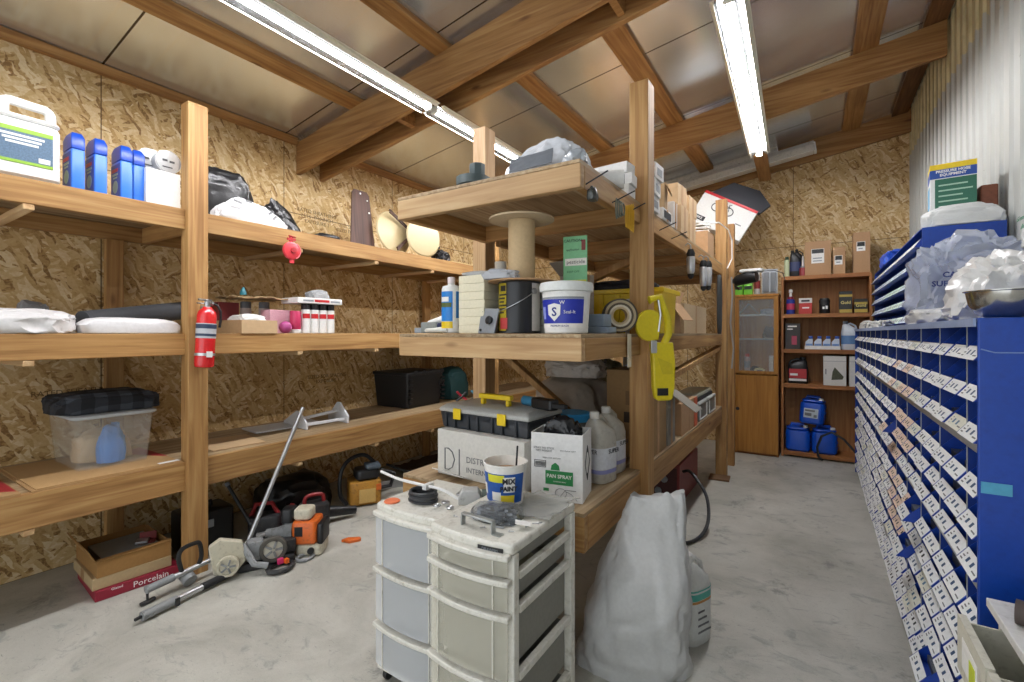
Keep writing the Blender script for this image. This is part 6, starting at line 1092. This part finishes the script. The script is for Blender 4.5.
solo('plastic_bag', 'flattened clear bag tail lying on the front edge of the bin cabinet', 'bag', bag((.18, .62, .07), 114, .7, .2, 4, 3), BAGM, (.445, 2.75, CZ + .001), 0)
t = thing('mixing_bowl', 'small stainless steel mixing bowl at the near corner of the bin cabinet', 'bowl', (.415, 1.73, CZ + .001), 0); build('bowl', MB().lathe([(.032, 0), (.05, .008), (.068, .035), (.074, .068), (.079, .07), (.079, .072), (.072, .07), (.064, .036), (.045, .012), (0, .008)], 40, cap=False), pm('#c4c2bc', .18, .95), t)
# pump carton, bags and oddments on the upper cabinet
t = thing('pump_carton', 'yellow, blue and green printed carton on the upper bin cabinet', 'box', (.655, 3.62, UZ1 + .001), -6); carton(t, .19, .17, .365, pm('#e4e6e4', .5))
build('top_band', MB().bb(-.0965, -.0865, .335, .0965, .0865, .3655), YEL, t, 0, 0); build('blue_band', MB().bb(-.0965, -.0865, .285, .0965, .0865, .3345), pm('#1f4a9c', .45), t, 0, 0); build('green_panel', MB().bb(-.075, -.0868, .10, .0955, -.0852, .28), pm('#2f7058', .5, var=.4, scale=60), t, 0, 0); text(t, 'PRESSURE HOSE\nEQUIPMENT', .02, (.0, -.0872, .312), (90, 0, 0), PAPER, bold=.0005); build('yellow_base', MB().bb(-.0962, -.0862, .055, .0962, .0862, .085), pm('#8f8a48', .5), t, 0, 0); build('dark_base', MB().bb(-.0958, -.0858, .0005, .0958, .0858, .0545), pm('#33403c', .5), t, 0, 0); build('hose_picture', MB().rbox(-.0975, -.04, .13, -.0953, .05, .25, .001, .0005), pm('#5fa9cf', .5), t, 0, 0)
for k in range(5): build('print', MB().bb(-.06, -.0875, .12 + .03 * k, .08 - .02 * (k % 3), -.0869, .128 + .03 * k), pm('#9fc4ae', .5), t, 0, 0)
solo('plastic_bag', 'long crumpled white bag on the upper bin cabinet before the pump carton', 'bag', bag((.33, .09, .12), 115, .7, .22, 4, 3), BAGM, (.667, 3.478, UZ1 + .001), 0)
solo('wooden_block', 'reddish brown wooden block on the upper bin cabinet by the metal wall', 'block', MB().rbox(-.035, -.06, 0, .035, .06, .22, .01, .006), pm('#7a4630', .6, var=.3), (.795, 3.60, UZ1 + .001), 0)
solo('plastic_bag', 'bunched white bag beside the pump carton on the upper bin cabinet', 'bag', bag((.22, .5, .1), 116, .7, .22, 4, 3), BAGM, (.66, 4.05, UZ1 + .001), 0)
solo('plastic_sack', 'bright blue plastic sack on the far top of the upper bin cabinet', 'bag', bag((.2, .5, .13), 117, .6, .2, 4, 3), pm('#2350b8', .4), (.60, 5.3, UZ1 + .001), 0)
solo('paper_bundle', 'white crumpled packets along the far front of the long bin cabinet', 'packets', bag((.1, .8, .07), 118, .6, .25, 4, 5), pm('#dcdcd6', .5, var=.3, scale=30), (.395, 5.2, CZ + .001), 0)
solo('paper_bundle', 'pale papers on the front of the long bin cabinet, nearer heap', 'packets', bag((.08, .7, .05), 119, .6, .25, 4, 5), pm('#d2d4d0', .5, var=.3, scale=30), (.39, 4.15, CZ + .001), 0)
# small white cabinet with open drawers in the near right corner
t = thing('parts_chest', 'low white topped chest with open cream drawers in the near right corner', 'chest', (.6, 1.06, 0), 0)
TXX, TY0, TY1, TZ = .335, .55, 1.52, .785
def tb(name, b, mat, bev=.002, par=None): return build(name, MB().bb(b[0] - .6, b[1] - 1.06, b[2], b[3] - .6, b[4] - 1.06, b[5]), mat, par or t, bev, 0)
CRM = pm('#d3d0bf', .5, dirt='#9a9580')
tb('top', (TXX, TY0, TZ - .02, .85, TY1, TZ), pm('#dddcd8', .45, dirt='#b5b3ac')); tb('end_panel', (TXX + .02, TY1 - .02, 0, .84, TY1 - .001, TZ - .021), CRM); tb('end_panel', (TXX + .02, TY0 + .001, 0, .84, TY0 + .02, TZ - .021), CRM); tb('back_panel', (.83, TY0 + .021, .0, .84, TY1 - .021, TZ - .021), CRM)
for k, zz in enumerate((.62, .47, .32)):
    for m in range(4):
        ya, yb = TY1 - .03 - .225 * (m + 1) + .012, TY1 - .03 - .225 * m; pull = -.055 + .02 * ((m * 3 + k) % 3)
        xf = TXX + pull; d = build('drawer', MB().bb(xf - .6, ya - 1.06, zz, xf - .585, yb - 1.06, zz + .125).bb(xf - .585, ya - 1.06, zz, xf - .585 + .4, ya + .006 - 1.06, zz + .11).bb(xf - .585, yb - .006 - 1.06, zz, xf - .585 + .4, yb - 1.06, zz + .11).bb(xf - .585, ya - 1.06, zz, xf - .2, yb - 1.06, zz + .005), CRM, t, 0, 0)
        tb('label_card', (xf - .002, ya + .05, zz + .03, xf - .0005, yb - .05, zz + .095), PAPER, 0, d)
        if (k, m) == (0, 0): tb('yellow_sticker', (xf - .0035, ya + .06, zz + .035, xf - .0022, ya + .1, zz + .08), pm('#c8d42c', .5), 0, d)
t = thing('pipe_coupling', 'dark rubber pipe coupling lying on the white topped chest', 'coupling', (.405, 1.40, TZ + .026), -20); build('sleeve', MB().lathe([(.018, -.05), (.025, -.05), (.025, .05), (.018, .05), (.018, -.05)], 24, ry=rad(90), cap=False), pm('#4a3f3a', .6), t); build('clamp_band', MB().lathe([(.0255, -.035), (.0255, -.02)], 24, ry=rad(90), cap=False).lathe([(.0255, .02), (.0255, .035)], 24, ry=rad(90), cap=False), pm('#6f665e', .4, .5), t)
# ------------------------------------------------------------------ near wall left out so the world sky adds frontal fill, camera, exposure
w = bpy.data.worlds.new('World'); SC.world = w; w.use_nodes = True
bg = w.node_tree.nodes['Background']; bg.inputs['Color'].default_value = lin('#eef3f8'); bg.inputs['Strength'].default_value = 1.9
cam = bpy.data.cameras.new('Camera'); co = bpy.data.objects.new('Camera', cam); COL.objects.link(co)
cam.sensor_width = 36; cam.lens = 36 * 471 / 1024; cam.shift_y = -8 / 1024; cam.clip_start = .02
co.location = (0, 0, 1.4); co.rotation_euler = (rad(90), 0, rad(32.756)); SC.camera = co
SC.view_settings.view_transform = 'Standard'; SC.view_settings.look = 'None'; SC.view_settings.gamma = 1; SC.view_settings.use_curve_mapping = False
SC.view_settings.exposure = 0.15
SC.cycles.use_denoising = True; SC.cycles.max_bounces = 8
